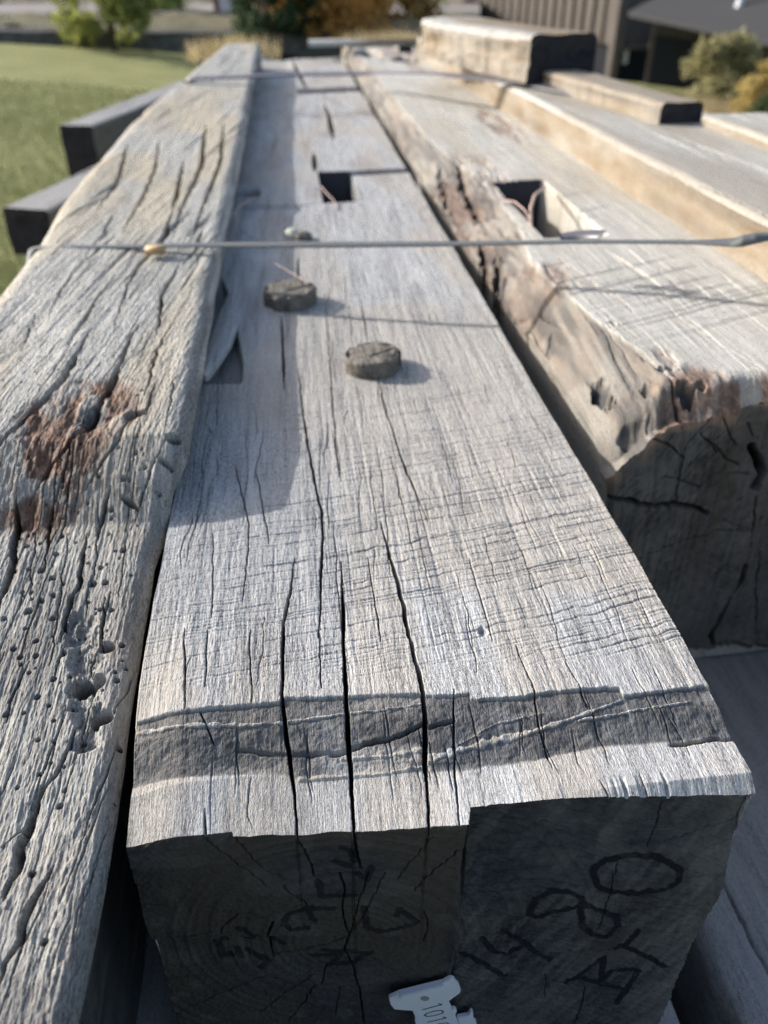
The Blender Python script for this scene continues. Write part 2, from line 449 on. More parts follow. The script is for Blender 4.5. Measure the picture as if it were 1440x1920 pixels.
    # front ledge falls away towards the left; worn left corner
    Z -= np.clip(0.268-Y, 0, 1)*np.interp(X, [-0.1, 0.0, 0.1], [0.42, 0.25, 0.0])*(t > 0.9)
    Z -= 0.007*sm(-0.075, -0.105, X)*sm(0.40, 0.30, Y)
    Z -= np.clip(0.238-Y, 0, 1)*0.8*sm(0.10, 0.18, X)
    fine_wall = fbm(X*600, Y*600, 79, 3); Z += wall*0.0003*fine_wall
    # front lip, torn fibres
    lip = sm(0.006, 0.0, Y-0.2385)*sm(0.07, 0.08, X)*sm(0.20, 0.19, X)
    Z -= 0.0022*lip*sm(0.5, 0.8, vn(X*420, X*0+2, 79))*sm(0.35, 0.6, vn(X*60, X*0+5, 80))
    # mortise and lap lines far back, their insides painted dark as shade
    def rect(x0, x1, y0, y1, d, e=0.002):
        m = sm(x0-e, x0+e, X)*sm(x1+e, x1-e, X)*sm(y0-e*4, y0+e*4, Y)*sm(y1+e*4, y1-e*4, Y)
        return d*m, m
    d, m = rect(0.047, 0.107, 1.385, 1.60, 0.24, 0.0012); Z -= d; _, m = rect(0.046, 0.108, 1.383, 1.613, 0.0, 0.0012); deep = np.maximum(deep, m)
    d, m = rect(0.10, 0.25, 1.575, 1.605, 0.08, 0.0015); Z -= d; deep = np.maximum(deep, 0.9*sm(0, 0.1, m))
    d, m = rect(0.03, 0.25, 2.67, 2.75, 0.09, 0.003); Z -= d; deep = np.maximum(deep, sm(0, 0.1, m))
    d, m = rect(-0.11, -0.06, 1.43, 1.47, 0.02); Z -= d
    Z -= 0.006*sm(2.38, 2.42, Y)*sm(0.03, 0.0, X)
    Z -= 0.005*sm(1.375, 1.36, Y)*sm(1.30, 1.36, Y)*sm(0.05, 0.0, X)
    # torn-out hollow beside the splinter
    hx = np.interp(Y, [0.70, 0.75, 0.9, 1.02], [-0.062, -0.062, -0.078, -0.10])
    Z -= 0.016*sm(0.002, -0.003, X-hx)*sm(0.705, 0.715, Y)*sm(1.02, 0.95, Y)
    # nick
    c = P(905, 1180); dd = np.hypot((X-c[0])*1.2, (Y-c[1])*0.9)+0.0016*fbm(X*400, Y*400, 81, 2)
    Z -= 0.0035*sm(0.0042, 0.0012, dd)
    # drying checks (traced)
    cr = [([(570, 780), (585, 870), (603, 960), (605, 1010), (601, 1100), (598, 1195)], .0021, .025),
          ([(552, 1045), (545, 1100), (532, 1170), (528, 1300), (546, 1430), (556, 1590)], .0022, .025),
          ([(640, 1050), (644, 1200), (653, 1370), (658, 1450), (670, 1600)], .0025, .035),
          ([(713, 975), (728, 1030), (747, 1095), (772, 1205), (795, 1300), (800, 1420), (812, 1575)], .0027, .035),
          ([(708, 700), (722, 760), (755, 860), (803, 975)], .0019, .02),
          ([(527, 590), (530, 640), (533, 730)], .0028, .02), ([(560, 690), (567, 760), (576, 835)], .0016, .015),
          ([(610, 560), (620, 700), (630, 830), (640, 900)], .0013, .01), ([(440, 870), (468, 990), (455, 1130)], .0010, .006),
          ([(968, 1205), (1000, 1290), (1012, 1350), (1042, 1420)], .0010, .007), ([(850, 1290), (855, 1400), (868, 1530)], .0012, .008),
          ([(1130, 1440), (1172, 1510)], .0012, .005), ([(1205, 1430), (1245, 1500)], .0009, .005),
          ([(676, 560), (690, 640)], .002, .01), ([(400, 1000), (398, 1160)], .0008, .004),
          ([(480, 880), (505, 1020)], .0009, .005), ([(345, 1180), (348, 1330)], .0010, .005),
          ([(470, 1180), (470, 1320)], .0008, .004), ([(880, 1040), (925, 1200)], .0008, .004),
          ([(390, 1180), (385, 1290)], .0008, .004), ([(375, 1330), (400, 1380)], .0009, .004), ([(375, 1470), (372, 1560)], .0014, .006),
          ([(600, 1180), (602, 1290)], .0009, .004), ([(690, 1040), (715, 1200)], .0008, .004),
          ([(1060, 1240), (1110, 1330)], .0008, .003), ([(560, 480), (558, 540)], .004, .012), ([(410, 700), (405, 800)], .001, .005),
          ([(590, 285), (590, 320)], .012, .05), ([(608, 190), (618, 215), (625, 262)], .013, .05), ([(548, 110), (560, 130), (575, 165)], .02, .06)]
    for i, (p, w_, d_) in enumerate(cr):
        carve(Z, X, Y, deep, pxl(p, 0.0), w_, d_, 100+i, 0.0005)
    random_checks(Z, X, Y, deep, 170, (-0.1, 0.21), (0.30, 2.6), (0.03, 0.12), (.0004, .0008), (.0008, .0025), 500, 0.02, 0.5)
    random_checks(Z, X, Y, deep, 26, (-0.1, 0.21), (0.241, 0.27), (0.03, 0.06), (.0005, .0009), (.001, .003), 900, 0.0, 0.6)
    # warm, undyed streaks, old stains, and shade painted on the left third
    tan = np.maximum(tan, 0.42*sm(0.5, 0.8, vn(X*25, Y*4, 83)))
    tan = np.maximum(tan, 0.5*sm(0.55, 0.75, vn(X*9, Y*7, 84)))
    tan = np.maximum(tan, 0.6*sm(-0.085, -0.1, X)*sm(0.45, 0.3, Y))
    deep = np.maximum(deep, 0.17*sm(0.06, -0.05, X+0.03*fbm(X*12, Y*5, 86, 3))*sm(0.2, 0.6, vn(X*40, Y*12, 87)+0.25))  # weathering, and the end of the left timber's shadow blended in by colour
    rot = 0.25*sm(0.6, 0.85, vn(X*30, Y*9, 85))*sm(1.1, 1.5, Y)
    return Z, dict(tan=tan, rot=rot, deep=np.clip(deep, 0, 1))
def mid_xl(y):
    return -0.1035+0.0016*fbm(y*14, y*0, 91, 4)
def mid_xr(y):
    return 0.2135+0.0014*fbm(y*12, y*0, 95, 4)-0.004*sm(0.236, 0.230, y)
def mid_ys(x):
    return np.interp(x, [-0.105, -0.02, 0.0660, 0.0685, 0.215], [0.0, -0.006, -0.0155, -0.0065, -0.0135])
def mid_yf(x):
    return mid_ys(x)+0.0009*fbm(x*60, x*0, 97, 4)+0.0022*sm(-0.0495, -0.0499, x)
ys = rows_from_picture(1760, 112, 1.0, yfront=0.2435, y1=3.62)
sideR = lambda y, z, zt: (0.004*fbm(y*9, z*20, 101, 3)-0.004*np.clip((zt-z)/0.1, 0, 1), {})
sideL = lambda y, z, zt: (0.003*fbm(y*9, z*20, 103, 3), {})
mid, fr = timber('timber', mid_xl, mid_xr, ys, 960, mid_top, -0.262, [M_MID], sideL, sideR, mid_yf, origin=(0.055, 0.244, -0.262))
tag(mid, 'grey squared timber in the middle with marker writing on its dark end', 'timber', 'squared timbers of the stack')

def FY(u, v):
    y = 0.236
    for _ in range(5):
        a = PY(u, v, y); y = 0.2435+float(mid_ys(a[0]))-(0.0062*float(a[0] > 0.06)*float(sm(-0.03, -0.10, a[2])))
    return a
INK = []
def zi(sc, ox, oy, lst): return [(ox+a/sc, oy+b/sc) for a, b in lst]
rt = lambda l: zi(2.25, 800, 1500, l)
lf = lambda l: zi(2.25, 220, 1520, l)
for l in ([(700, 300), (715, 270), (760, 250), (840, 233), (950, 230), (1030, 265), (1070, 300), (1060, 345), (990, 378), (880, 392), (780, 385), (720, 360), (700, 300)],
          [(470, 495), (430, 482), (460, 420), (520, 380), (590, 385), (650, 410), (665, 450), (600, 460), (530, 470), (470, 495)],
          [(655, 440), (720, 460), (800, 490), (805, 530), (760, 570), (710, 568), (660, 535), (650, 470)],
          [(235, 585), (285, 640), (340, 645), (400, 612)], [(325, 548), (400, 590), (460, 640), (520, 668)],
          [(150, 645), (220, 678), (330, 742)], [(800, 620), (850, 600), (890, 548)], [(815, 608), (910, 650), (1010, 705)],
          [(590, 765), (650, 735), (740, 665)], [(745, 662), (735, 782)], [(640, 745), (740, 770), (830, 800)],
          [(740, 770), (775, 722), (860, 710), (895, 725), (850, 790), (800, 855)]):
    INK.append((rt(l), 0.0022, 0.95))
for l in ([(950, 160), (985, 168), (1000, 215)], [(920, 215), (975, 235)], [(1015, 265), (1050, 290), (1070, 245)],
          [(850, 295), (862, 362), (1005, 357)], [(910, 408), (800, 408), (720, 440), (700, 480), (740, 500), (800, 490)], [(800, 410), (830, 460)],
          [(1040, 405), (1050, 490), (1110, 512), (1200, 490), (1265, 472), (1192, 415), (1175, 440)], [(870, 590), (1070, 600)],
          [(820, 608), (940, 610), (900, 648), (1000, 640), (1060, 602)], [(510, 495), (590, 530), (570, 562), (522, 555)],
          [(415, 575), (455, 570)], [(425, 575), (440, 620), (482, 620)], [(505, 600), (520, 620)], [(550, 605), (640, 630), (602, 660)], [(640, 550), (700, 570)]):
    INK.append((lf(l), 0.0021, 0.8))
ENDCR = [([(345, 105), (480, 205), (630, 320)], 1.1), ([(750, 120), (790, 170), (815, 220), (830, 280)], 1.4), ([(500, 120), (610, 250), (740, 300)], .7),
         ([(1330, 110), (1240, 215), (1180, 290)], .8), ([(1440, 170), (1310, 275), (1250, 340)], 1.3), ([(1005, 80), (1005, 160), (1030, 250)], 2.0),
         ([(940, 260), (965, 340), (945, 400), (965, 500), (980, 525)], 1.5), ([(980, 525), (1020, 380), (1060, 260)], 1.0), ([(980, 525), (1060, 400), (1130, 260)], .8),
         ([(980, 530), (960, 590), (990, 650), (1020, 740), (1040, 900)], 1.7), ([(830, 735), (790, 800), (720, 890)], 1.1), ([(510, 435), (440, 500), (435, 540)], 1.1),
         ([(510, 435), (580, 440), (655, 468)], 1.2), ([(655, 468), (630, 530), (655, 615)], 2.2), ([(655, 615), (760, 590), (900, 560), (980, 530)], 1.3),
         ([(700, 320), (790, 385), (800, 400)], 1.3), ([(1060, 610), (1150, 670), (1240, 730)], .8), ([(980, 530), (1120, 540), (1240, 570)], .6), ([(980, 530), (880, 510), (780, 480)], .6),
         ([(100, 545), (210, 552), (222, 533), (430, 522)], 1.5), ([(60, 390), (200, 405)], .6), ([(330, 400), (480, 430)], .8), ([(880, 645), (860, 730)], 1.0),
         ([(600, 850), (720, 760), (830, 690)], .6), ([(250, 860), (430, 770), (640, 690)], .6), ([(80, 190), (240, 255)], .5), ([(940, 740), (920, 860)], .6), ([(180, 720), (360, 690)], .6), ([(1290, 420), (1310, 480), (1290, 560)], .8)]
ENDCR = [(lf(l), w*0.0006) for l, w in ENDCR]
ENDCR += [(rt(l), w*0.0006) for l, w in (([(993, 10), (965, 110), (930, 190)], 1.0), ([(810, 240), (780, 370), (740, 500), (720, 545)], .9), ([(1370, 60), (1200, 110), (1000, 170)], .8),
          ([(1330, 165), (1180, 190)], .6), ([(1260, 310), (1060, 330)], .8), ([(1190, 440), (960, 450)], .7), ([(1130, 560), (960, 560)], .7), ([(670, 790), (650, 870), (625, 945)], 1.3),
          ([(1040, 770), (880, 750)], .7), ([(500, 735), (500, 830)], .7), ([(520, 640), (770, 630)], .4), ([(720, 880), (960, 920)], .5))]
def mid_end(X, Z, T):
    E = 0.0006*fbm(X*40, Z*40, 201, 4); deep = np.zeros_like(X); ink = np.zeros_like(X)
    bx = np.interp(-Z, [0.02, 0.12, 0.24, 0.3], [0.0672, 0.061, 0.054, 0.05])+0.0008*fbm(Z*150, Z*0, 203, 3)
    right = sm(-0.0012, 0.0012, X-bx)
    # the top edge already carries the step; the boundary wanders below it
    E += 0.0090*(sm(-0.0025, 0.0025, X-bx)-sm(0.0660, 0.0685, X))*sm(-0.10, -0.03, Z)-0.0062*sm(0.06, 0.0675, X)*sm(-0.03, -0.10, Z)
    sawd = vn((X*0.55+Z)*520, (X-Z*0.55)*10, 205)
    E += 0.0011*(sawd-0.5)*right+0.0003*(sawd-0.5)*(1-right)
    E += 0.0006*fbm(X*500, Z*500, 207, 2)
    rp = np.hypot(X-0.007, Z+0.124)+0.004*fbm(X*18, Z*18, 208, 3); E += 0.0013*(vn(rp*420, rp*0, 209)-0.5)
    # overhanging torn ledge on the left
    E += 0.004*sm(0.002, -0.002, Z+0.119+0.02*(X+0.1))*sm(-0.02, -0.05, X)*(1-sm(-0.13, -0.15, Z))
    E -= 0.012*sm(-0.16, -0.26, Z)*0
    # chewed arris on the right
    E += 0.010*sm(0.205, 0.225, X)*sm(-0.075, -0.03, Z)
    for i, (p, w) in enumerate(ENDCR):
        q = [FY(u, v) for u, v in p]; q = [(a[0], a[2]) for a in q]
        xs_ = [a[0] for a in q]; zs_ = [a[1] for a in q]
        k = np.nonzero((X > min(xs_)-.006) & (X < max(xs_)+.006) & (Z > min(zs_)-.006) & (Z < max(zs_)+.006))
        if not len(k[0]): continue
        x = X[k]+0.0010*fbm(X[k]*120, Z[k]*120, 211+i, 3); z = Z[k]+0.0010*fbm(X[k]*120, Z[k]*120, 311+i, 3)
        d = seg_dist(x, z, q)
        t = np.clip(1.2*(1-d/max(w*0.5+0.0002, 0.00045)), 0, 1)
        E[k] += 0.006*min(1, w/0.0012)*t; deep[k] = np.maximum(deep[k], t*min(1.0, 0.35+w/0.002))
    br = 0.72+0.28*sm(0.2, 0.5, vn((X+Z)*160, (X-Z)*160, 221)*0.6+vn(X*700, Z*700, 222)*0.4)
    for p, w, a in INK:
        q = [FY(u, v) for u, v in p]; q = [(b[0], b[2]) for b in q]
        xs_ = [b[0] for b in q]; zs_ = [b[1] for b in q]
        k = np.nonzero((X > min(xs_)-.006) & (X < max(xs_)+.006) & (Z > min(zs_)-.006) & (Z < max(zs_)+.006))
        if not len(k[0]): continue
        d = seg_dist(X[k]+0.0005*fbm(X[k]*300, Z[k]*300, 225, 2), Z[k], q)
        ink[k] = np.maximum(ink[k], a*sm(w+0.0004, w-0.0004, d)*br[k])
    tan = 0.9*(1-right)*(0.35+0.65*sm(0.35, 0.65, vn(X*18, Z*18, 227)))+0.5*right*sm(0.03, 0.0, np.hypot(X-0.16, (Z+0.15)*0.9))
    pale = 0.35*right*sm(0.16, 0.22, X)+0.22*sm(0.45, 0.8, vn((X-Z*0.5)*220, (Z+X*0.5)*30, 229))*right+0.15*sm(0.6, 0.8, vn(X*70, Z*70, 230))
    return E, dict(deep=deep, ink=ink, tan=tan, pale=pale, rot=np.zeros_like(X))
fr['ysm'] = 0.2435+mid_ys(fr['X'])
ef = end_face('end_face', fr, -0.262, 470, mid_end, M_END, mid)
ef['label'] = 'dark sawn end with pencilled cracks and black marker writing'

# ---- pegs driven into the middle timber
npeg = NT('peg_wood')
pr = npeg.noise(npeg.coord((1, 0.12, 1), (0, 0, 0.5)), 420, 3); pb = npeg.noise(npeg.coord(), 90, 3)
M_PEG = npeg.out(npeg.ramp(npeg.math('ADD', npeg.math('MULTIPLY', pr, 0.6), npeg.math('MULTIPLY', pb, 0.4)), [(0.36, (0.05, 0.044, 0.038)), (0.62, (0.215, 0.195, 0.165))]), 0.8, npeg.bump(pr, 0.8, 0.0012), 0.2)
def peg(c, r, h, seed, tilt, label):
    nr, na = 26, 120
    th = np.linspace(0, 2*math.pi, na)
    rr = r*(1+0.05*fbm(np.cos(th)*2.2, np.sin(th)*2.2, seed, 3)+0.03*np.cos(2*th+seed)-0.10*sm(0.62, 0.8, vn(th*3.1, th*0, seed+1)))
    rings = []
    for k in range(12):                                    # side, from below the surface up
        z = -0.012+(h+0.012)*k/11
        g = 1+0.02*fbm(th*9, th*0+z*60, seed+3, 3)-(0.05*(k == 11))-(0.0*(k))
        rings.append((rr*g, np.full(na, z)))
    for k in range(1, nr):
        f = 0.95*(1-k/(nr-1))
        x, y = rr*f*np.cos(th), rr*f*np.sin(th)
        z = h+0.0008*fbm(x*120, y*60, seed+7, 3)+0.0012*(vn((x*0.8+y*0.6)*620, (y*0.8-x*0.6)*50, seed)-0.5)-0.003*sm(0.6, 0.8, vn(x*70, y*70, seed+8))*sm(0.5, 0.95, f)+0.002*(1-f)*0
        ck = np.abs(x*0.5-y*0.85-0.006)
        z = z-0.006*np.clip(1-ck/0.0016, 0, 1)*(x > -0.003)
        rings.append((rr*f, z))
    R = np.array([a for a, b in rings]); Z = np.array([b for a, b in rings])
    X = R*np.cos(th); Y = R*np.sin(th)
    Z = Z+np.clip(Z/h, 0, 1)*(X*tilt[0]+Y*tilt[1])
    mb = MB(); mb.grid(c[0]+X, c[1]+Y, c[2]+Z)
    o = mb.build('peg', M_PEG, mid, origin=(c[0], c[1], c[2])); o['label'] = label
    return o
p1 = P(545, 566); p2 = P(699, 686)
peg(p1, 0.031, 0.017, 11, (0.0, 0.02), 'dark round peg farther from the sawn end')
peg(p2, 0.0285, 0.0145, 23, (0.03, -0.03), 'split round peg nearer to the sawn end')
# ---- splinter lifting off the left edge
sp = [(448, 520), (454, 560), (450, 605), (431, 655), (404, 700), (388, 724), (371, 722), (378, 690), (392, 645), (412, 590), (428, 545)]
def splinter():
    n = 40
    Lp = np.array([P(u, v)[:2] for u, v in [(440, 520), (428, 548), (412, 590), (392, 645), (378, 690), (371, 722)]])
    Rp = np.array([P(u, v)[:2] for u, v in [(446, 520), (454, 560), (450, 605), (431, 655), (404, 700), (389, 724)]])
    k = np.linspace(0, 5, n)
    A = np.stack([np.interp(k, range(6), Lp[:, 0]), np.interp(k, range(6), Lp[:, 1])], 1)
    B = np.stack([np.interp(k, range(6), Rp[:, 0]), np.interp(k, range(6), Rp[:, 1])], 1)
    s = np.linspace(0, 1, 12)
    X = A[:, :1]+(B-A)[:, :1]*s; Y = A[:, 1:]+(B-A)[:, 1:]*s
    lift = (0.0005+0.011*(np.linspace(0, 1, n)**1.5))[:, None]
    Zt = lift+0.0012*fbm(X*300, Y*20, 71, 3)-0.002*(np.abs(s-0.5)*2)**3
    Zb = Zt-0.0055
    mb = MB(); mb.grid(X, Y, Zt, flip=True); mb.grid(X, Y, Zb)
    for e, fl in ((0, True), (-1, False)):
        mb.grid(np.stack([X[:, e], X[:, e]], 1), np.stack([Y[:, e], Y[:, e]], 1), np.stack([Zt[:, e], Zb[:, e]], 1), flip=fl)
    mb.grid(np.stack([X[-1], X[-1]]), np.stack([Y[-1], Y[-1]]), np.stack([Zt[-1], Zb[-1]]))
    o = mb.build('splinter', M_MID, mid, origin=(float(X.mean()), float(Y.mean()), 0.0))
    return o
splinter()

# ================================================================== the timber on the left
RND = np.random.RandomState(5)
z7 = lambda l: zi(3.43, 0, 650, l)
z8 = lambda l: zi(2.493, 0, 1150, l)
HOLES = z7([(635, 825), (795, 850), (835, 853), (935, 773), (1020, 930), (720, 1050), (718, 1108), (400, 1225), (185, 1223), (265, 1273), (178, 1293), (365, 1345), (490, 1268), (795, 1315), (570, 1400),
            (650, 1425), (95, 1455), (185, 1440), (270, 1450), (340, 1500), (410, 1530), (595, 1528), (680, 1525), (148, 1585), (205, 1590), (345, 1605), (265, 1645), (185, 1710), (30, 1757), (340, 1755),
            (720, 1700), (645, 1700), (875, 675), (435, 940), (565, 1005), (505, 1068), (80, 550), (185, 720)]) + \
        z8([(20, 30), (65, 170), (95, 210), (170, 203), (245, 30), (170, 133), (300, 190), (250, 307), (175, 390), (545, 312), (570, 150), (30, 475), (380, 585), (545, 610), (150, 1215), (205, 1530), (280, 900)])
HR = [1.0, .9, .8, .9, .9, 1., .7, 1.1, .7, .8, 1.1, 1., .7, 1.2, .7, 1., 1.2, .8, 1.4, 1.2, .8, 1.6, 1.2, .8, .8, .9, 1.2, 1.5, .9, 1., 1., .8, .8, .6, .6, .6, .7, .7] + [1.0]*17
LCR = [([(212, 405), (187, 455)], .006, .02), ([(170, 473), (115, 549), (90, 600)], .004, .016), ([(218, 515), (184, 563), (167, 591), (128, 650)], .0055, .022), ([(174, 618), (139, 674), (121, 709), (76, 758), (35, 800), (-20, 880)], .009, .022),
       ([(271, 483), (243, 528), (215, 615)], .004, .016), ([(323, 400), (302, 450)], .007, .02), ([(340, 490), (309, 539), (300, 553), (302, 580), (293, 625)], .0058, .024), ([(267, 600), (233, 653), (215, 712), (196, 745)], .006, .02),
       ([(325, 600), (295, 653), (272, 738)], .0045, .016), ([(290, 715), (272, 780)], .005, .02), ([(378, 430), (368, 466), (343, 495)], .008, .02), ([(386, 230), (378, 310), (340, 390), (325, 440)], .012, .025),
       ([(230, 670), (201, 732), (163, 796), (125, 837), (96, 872), (52, 945)], .008, .02), ([(244, 775), (221, 825), (189, 866), (162, 920)], .004, .014), ([(128, 870), (96, 956), (93, 1000), (83, 1075)], .003, .014),
       ([(312, 815), (262, 942), (246, 995)], .0025, .012), ([(206, 910), (190, 968), (180, 1025)], .0045, .018), ([(162, 1000), (155, 1058), (146, 1105), (131, 1128), (112, 1205)], .0052, .022), ([(206, 1110), (185, 1210)], .003, .012),
       ([(31, 930), (29, 1020), (17, 1087), (-10, 1160)], .008, .025), ([(54, 1240), (30, 1300), (8, 1355)], .002, .01), ([(142, 1350), (112, 1447), (80, 1479), (55, 1540), (5, 1590)], .004, .016),
       ([(80, 1470), (48, 1567), (5, 1690)], .008, .022), ([(96, 1620), (48, 1711), (0, 1850)], .006, .018), ([(262, 740), (240, 800)], .002, .008), ([(330, 700), (310, 800)], .0025, .008), ([(240, 640), (222, 700)], .002, .008),
       ([(345, 300), (322, 400)], .010, .02), ([(240, 270), (225, 330), (180, 400)], .010, .02), ([(300, 260), (290, 320), (250, 400), (230, 440)], .008, .016), ([(420, 230), (415, 300), (375, 400), (362, 440)], .010, .02),
       ([(140, 640), (100, 700), (60, 760)], .002, .008), ([(70, 590), (40, 660)], .003, .008), ([(200, 1120), (190, 1200), (170, 1260)], .0025, .008), ([(120, 1210), (100, 1270)], .002, .008),
       ([(185, 940), (178, 1050), (160, 1150)], .0012, .006), ([(240, 1000), (225, 1120)], .0014, .006), ([(130, 1000), (110, 1150), (92, 1250)], .0012, .006), ([(70, 1000), (55, 1120)], .0012, .006),
       ([(255, 880), (232, 1000)], .0014, .006), ([(150, 880), (140, 960)], .0014, .006)]
def left_base(Y):
    return np.interp(Y, [-0.2, 0.26, 0.40, 0.475, 0.505, 0.535, 0.62, 0.9, 2.0, 3.5], [-0.030, -0.024, -0.006, 0.006, 0.027, 0.044, 0.051, 0.053, 0.056, 0.07])
def LP(u, v):
    z = 0.03
    for _ in range(6): z = 0.5*z+0.5*float(left_base(np.array([P(u, v, z)[1]]))[0])
    return P(u, v, z)
def left_xl(y): return np.interp(y, [-0.3, 0.6, 0.88, 1.0, 1.29, 1.86, 2.2, 2.58, 3.25, 3.5], [-0.315, -0.318, -0.316, -0.318, -0.333, -0.333, -0.31, -0.281, -0.236, -0.22])+0.003*fbm(y*5, y*0, 401, 3)
def left_xr(y): return np.interp(y, [0.2, 0.44, 0.50, 0.53], [-0.113, -0.111, -0.102, -0.0895])+0.0022*fbm(y*9, y*0, 405, 4)
def left_top(X, Y):
    LB = left_base(Y)
    Z = LB+0.0035*fbm(X*9, Y*3.2, 411, 3)
    deep = np.zeros_like(X); tan = np.zeros_like(X); rot = np.zeros_like(X)
    xr_, xl_ = left_xr(Y), left_xl(Y)
    sk = X+np.interp(Y, [0.0, 0.5, 0.9, 1.4, 3], [0.02, 0.0, -0.10, -0.22, -0.3])*0.55   # skewed grain
    # worn long ribs
    Z += 0.0007*fbm(sk*120, Y*4, 413, 3)+0.0005*fbm(sk*330, Y*14, 415, 3)+0.00035*fbm(sk*900, Y*110, 417, 2)+0.00035*fbm(sk*620, Y*45, 418, 2)+0.00025*fbm(X*1200, Y*300, 420, 1)
    front = sm(0.62, 0.40, Y)
    Z -= front*0.0013*np.clip(fbm(sk*160, Y*7, 419, 4)-0.12, 0, 1)
    # adze and saw marks
    q = Y+0.25*X+0.004*fbm(X*30, Y*9, 421, 2)
    Z -= 0.0005*np.clip(0.45-vn(q*210, X*3, 423), 0, 1)*2*sm(0.35, 0.7, vn(X*14, Y*8, 425))
    # arrises
    r = np.interp(Y, [0.45, 0.6], [0.013, 0.017]); d = np.clip((X-(xr_-r))/r, 0, 1); Z -= r*0.95*(1-np.sqrt(np.clip(1-d*d, 0, 1)))
    r = 0.035; d = np.clip(((xl_+r)-X)/r, 0, 1); Z -= r*0.7*(1-np.sqrt(np.clip(1-d*d, 0, 1)))
    tan = np.maximum(tan, 0.6*sm(0.03, 0.012, X-xl_)*sm(1.1, 0.8, Y))
    # shelf seams far back
    Z += 0.004*sm(1.95, 2.0, Y)*1.0
    # rotted brown pocket
    rx = [LP(u, v)[:2] for u, v in [(185, 745), (165, 790), (120, 850), (85, 930), (70, 945)]]
    dr = seg_dist(X+0.012*fbm(X*45, Y*30, 431, 3), Y+0.012*fbm(X*45, Y*30, 433, 3), rx)
    m = sm(0.044, 0.010, dr)
    rx2 = [LP(u, v)[:2] for u, v in [(100, 770), (40, 850), (20, 920)]]
    m = np.maximum(m, 0.9*sm(0.024, 0.008, seg_dist(X+0.012*fbm(X*55, Y*30, 435, 3), Y, rx2)))
    holes = sm(0.26, 0.60, vn(X*70, Y*38, 437)*0.6+vn(X*190, Y*100, 439)*0.4)
    rot = np.maximum(rot, np.clip(m*(0.25+1.0*holes), 0, 1))
    Z -= m*(0.0012+0.0028*holes*sm(0.2, 0.7, vn(X*110, Y*50, 441)))+m*0.0011*fbm(X*300, Y*200, 443, 4)
    c = LP(175, 775); dc = np.hypot((X-c[0]), (Y-c[1])*0.6)+0.008*fbm(X*80, Y*50, 445, 3)
    deep = np.maximum(deep, 0.85*sm(0.018, 0.004, dc)); Z -= 0.004*sm(0.016, 0.004, dc)
    # decayed break near the front
    bx = [LP(u, v)[:2] for u, v in [(145, 1170), (165, 1215), (158, 1290), (172, 1350), (165, 1380)]]
    db = seg_dist(X+0.006*fbm(X*120, Y*120, 451, 3), Y+0.004*fbm(X*120, Y*120, 453, 3), bx)
    m = sm(0.011, 0.004, db)
    qz = np.floor(4*vn(X*130, Y*110, 455)+1.2*vn(X*420, Y*300, 456))/4
    Z -= m*(0.001+0.0065*qz)+m*0.001*fbm(X*500, Y*400, 457, 3); deep = np.maximum(deep, 0.55*m*sm(0.4, 0.7, vn(X*160, Y*160, 455)))
    # flaking, near end
    fl = sm(0.50, 0.62, vn(sk*38, Y*17, 457)+0.25*fbm(X*200, Y*120, 459, 3))*sm(0.33, 0.22, Y)
    Z -= 0.0010*fl
    c = LP(154, 1284); dd = np.hypot(X-c[0], (Y-c[1])*0.85); Z -= 0.030*sm(0.0064, 0.0050, dd); deep = np.maximum(deep, sm(0.0068, 0.0050, dd))
    c = LP(184, 1278); dd = np.hypot(X-c[0], (Y-c[1])*0.85); Z -= 0.010*sm(0.0050, 0.0038, dd)
    for i, (p, w, d) in enumerate(LCR):
        carve(Z, X, Y, deep, [LP(u, v)[:2] for u, v in p], w*0.75, d, 470+i, 0.0011, (0.35, 0.35), 0.95)
    random_checks(Z, X, Y, deep, 120, (-0.31, -0.1), (0.12, 1.0), (0.04, 0.12), (.0006, .0016), (.0015, .005), 2000, 0.10, 0.7)
    random_checks(Z, X, Y, deep, 28, (-0.31, -0.1), (0.8, 3.0), (0.05, 0.14), (.003, .007), (.004, .01), 2300, 0.16, 0.7)
    for (u, v), s in zip(HOLES, HR):
        c = LP(u, v)
        rr = 0.0018*s
        k = np.nonzero((np.abs(X-c[0]) < .012) & (np.abs(Y-c[1]) < .012))
        if not len(k[0]): continue
        dd = np.hypot(X[k]-c[0], Y[k]-c[1]); t = sm(rr*1.08, rr*0.86, dd)
        Z[k] -= 0.016*t; deep[k] = np.maximum(deep[k], sm(rr*1.1, rr*0.8, dd))
    rs_ = np.random.RandomState(91)
    for i in range(110):
        u = rs_.uniform(5, 330); v = rs_.uniform(560, 1500); c = LP(u, v)
        if c[0] > -0.112: continue
        rr = rs_.uniform(0.0006, 0.0012)
        k = np.nonzero((np.abs(X-c[0]) < .004) & (np.abs(Y-c[1]) < .004))
        if not len(k[0]): continue
        t_ = sm(rr*1.3, rr*0.7, np.hypot(X[k]-c[0], Y[k]-c[1])); Z[k] -= 0.006*t_; deep[k] = np.maximum(deep[k], t_)
    for (u, v, a, b, ro) in ((254, 773, .0085, .0055, 0.3), (325, 818, .005, .004, 0), (309, 865, .0055, .002, -.5), (243, 942, .008, .002, -.6), (200, 1215, .005, .004, 0), (190, 1345, .006, .005, .4)):
        c = LP(u, v)
        xx, yy = X-c[0], Y-c[1]; xa = xx*math.cos(ro)+yy*math.sin(ro); ya = -xx*math.sin(ro)+yy*math.cos(ro)
        t = sm(1.15, 0.85, np.hypot(xa/a, ya/b)); Z -= 0.012*t; deep = np.maximum(deep, 0.9*t)
    tan = np.maximum(tan, 0.6*sm(0.48, 0.75, vn(sk*14, Y*3.5, 461))*sm(0.35, 0.6, Y))
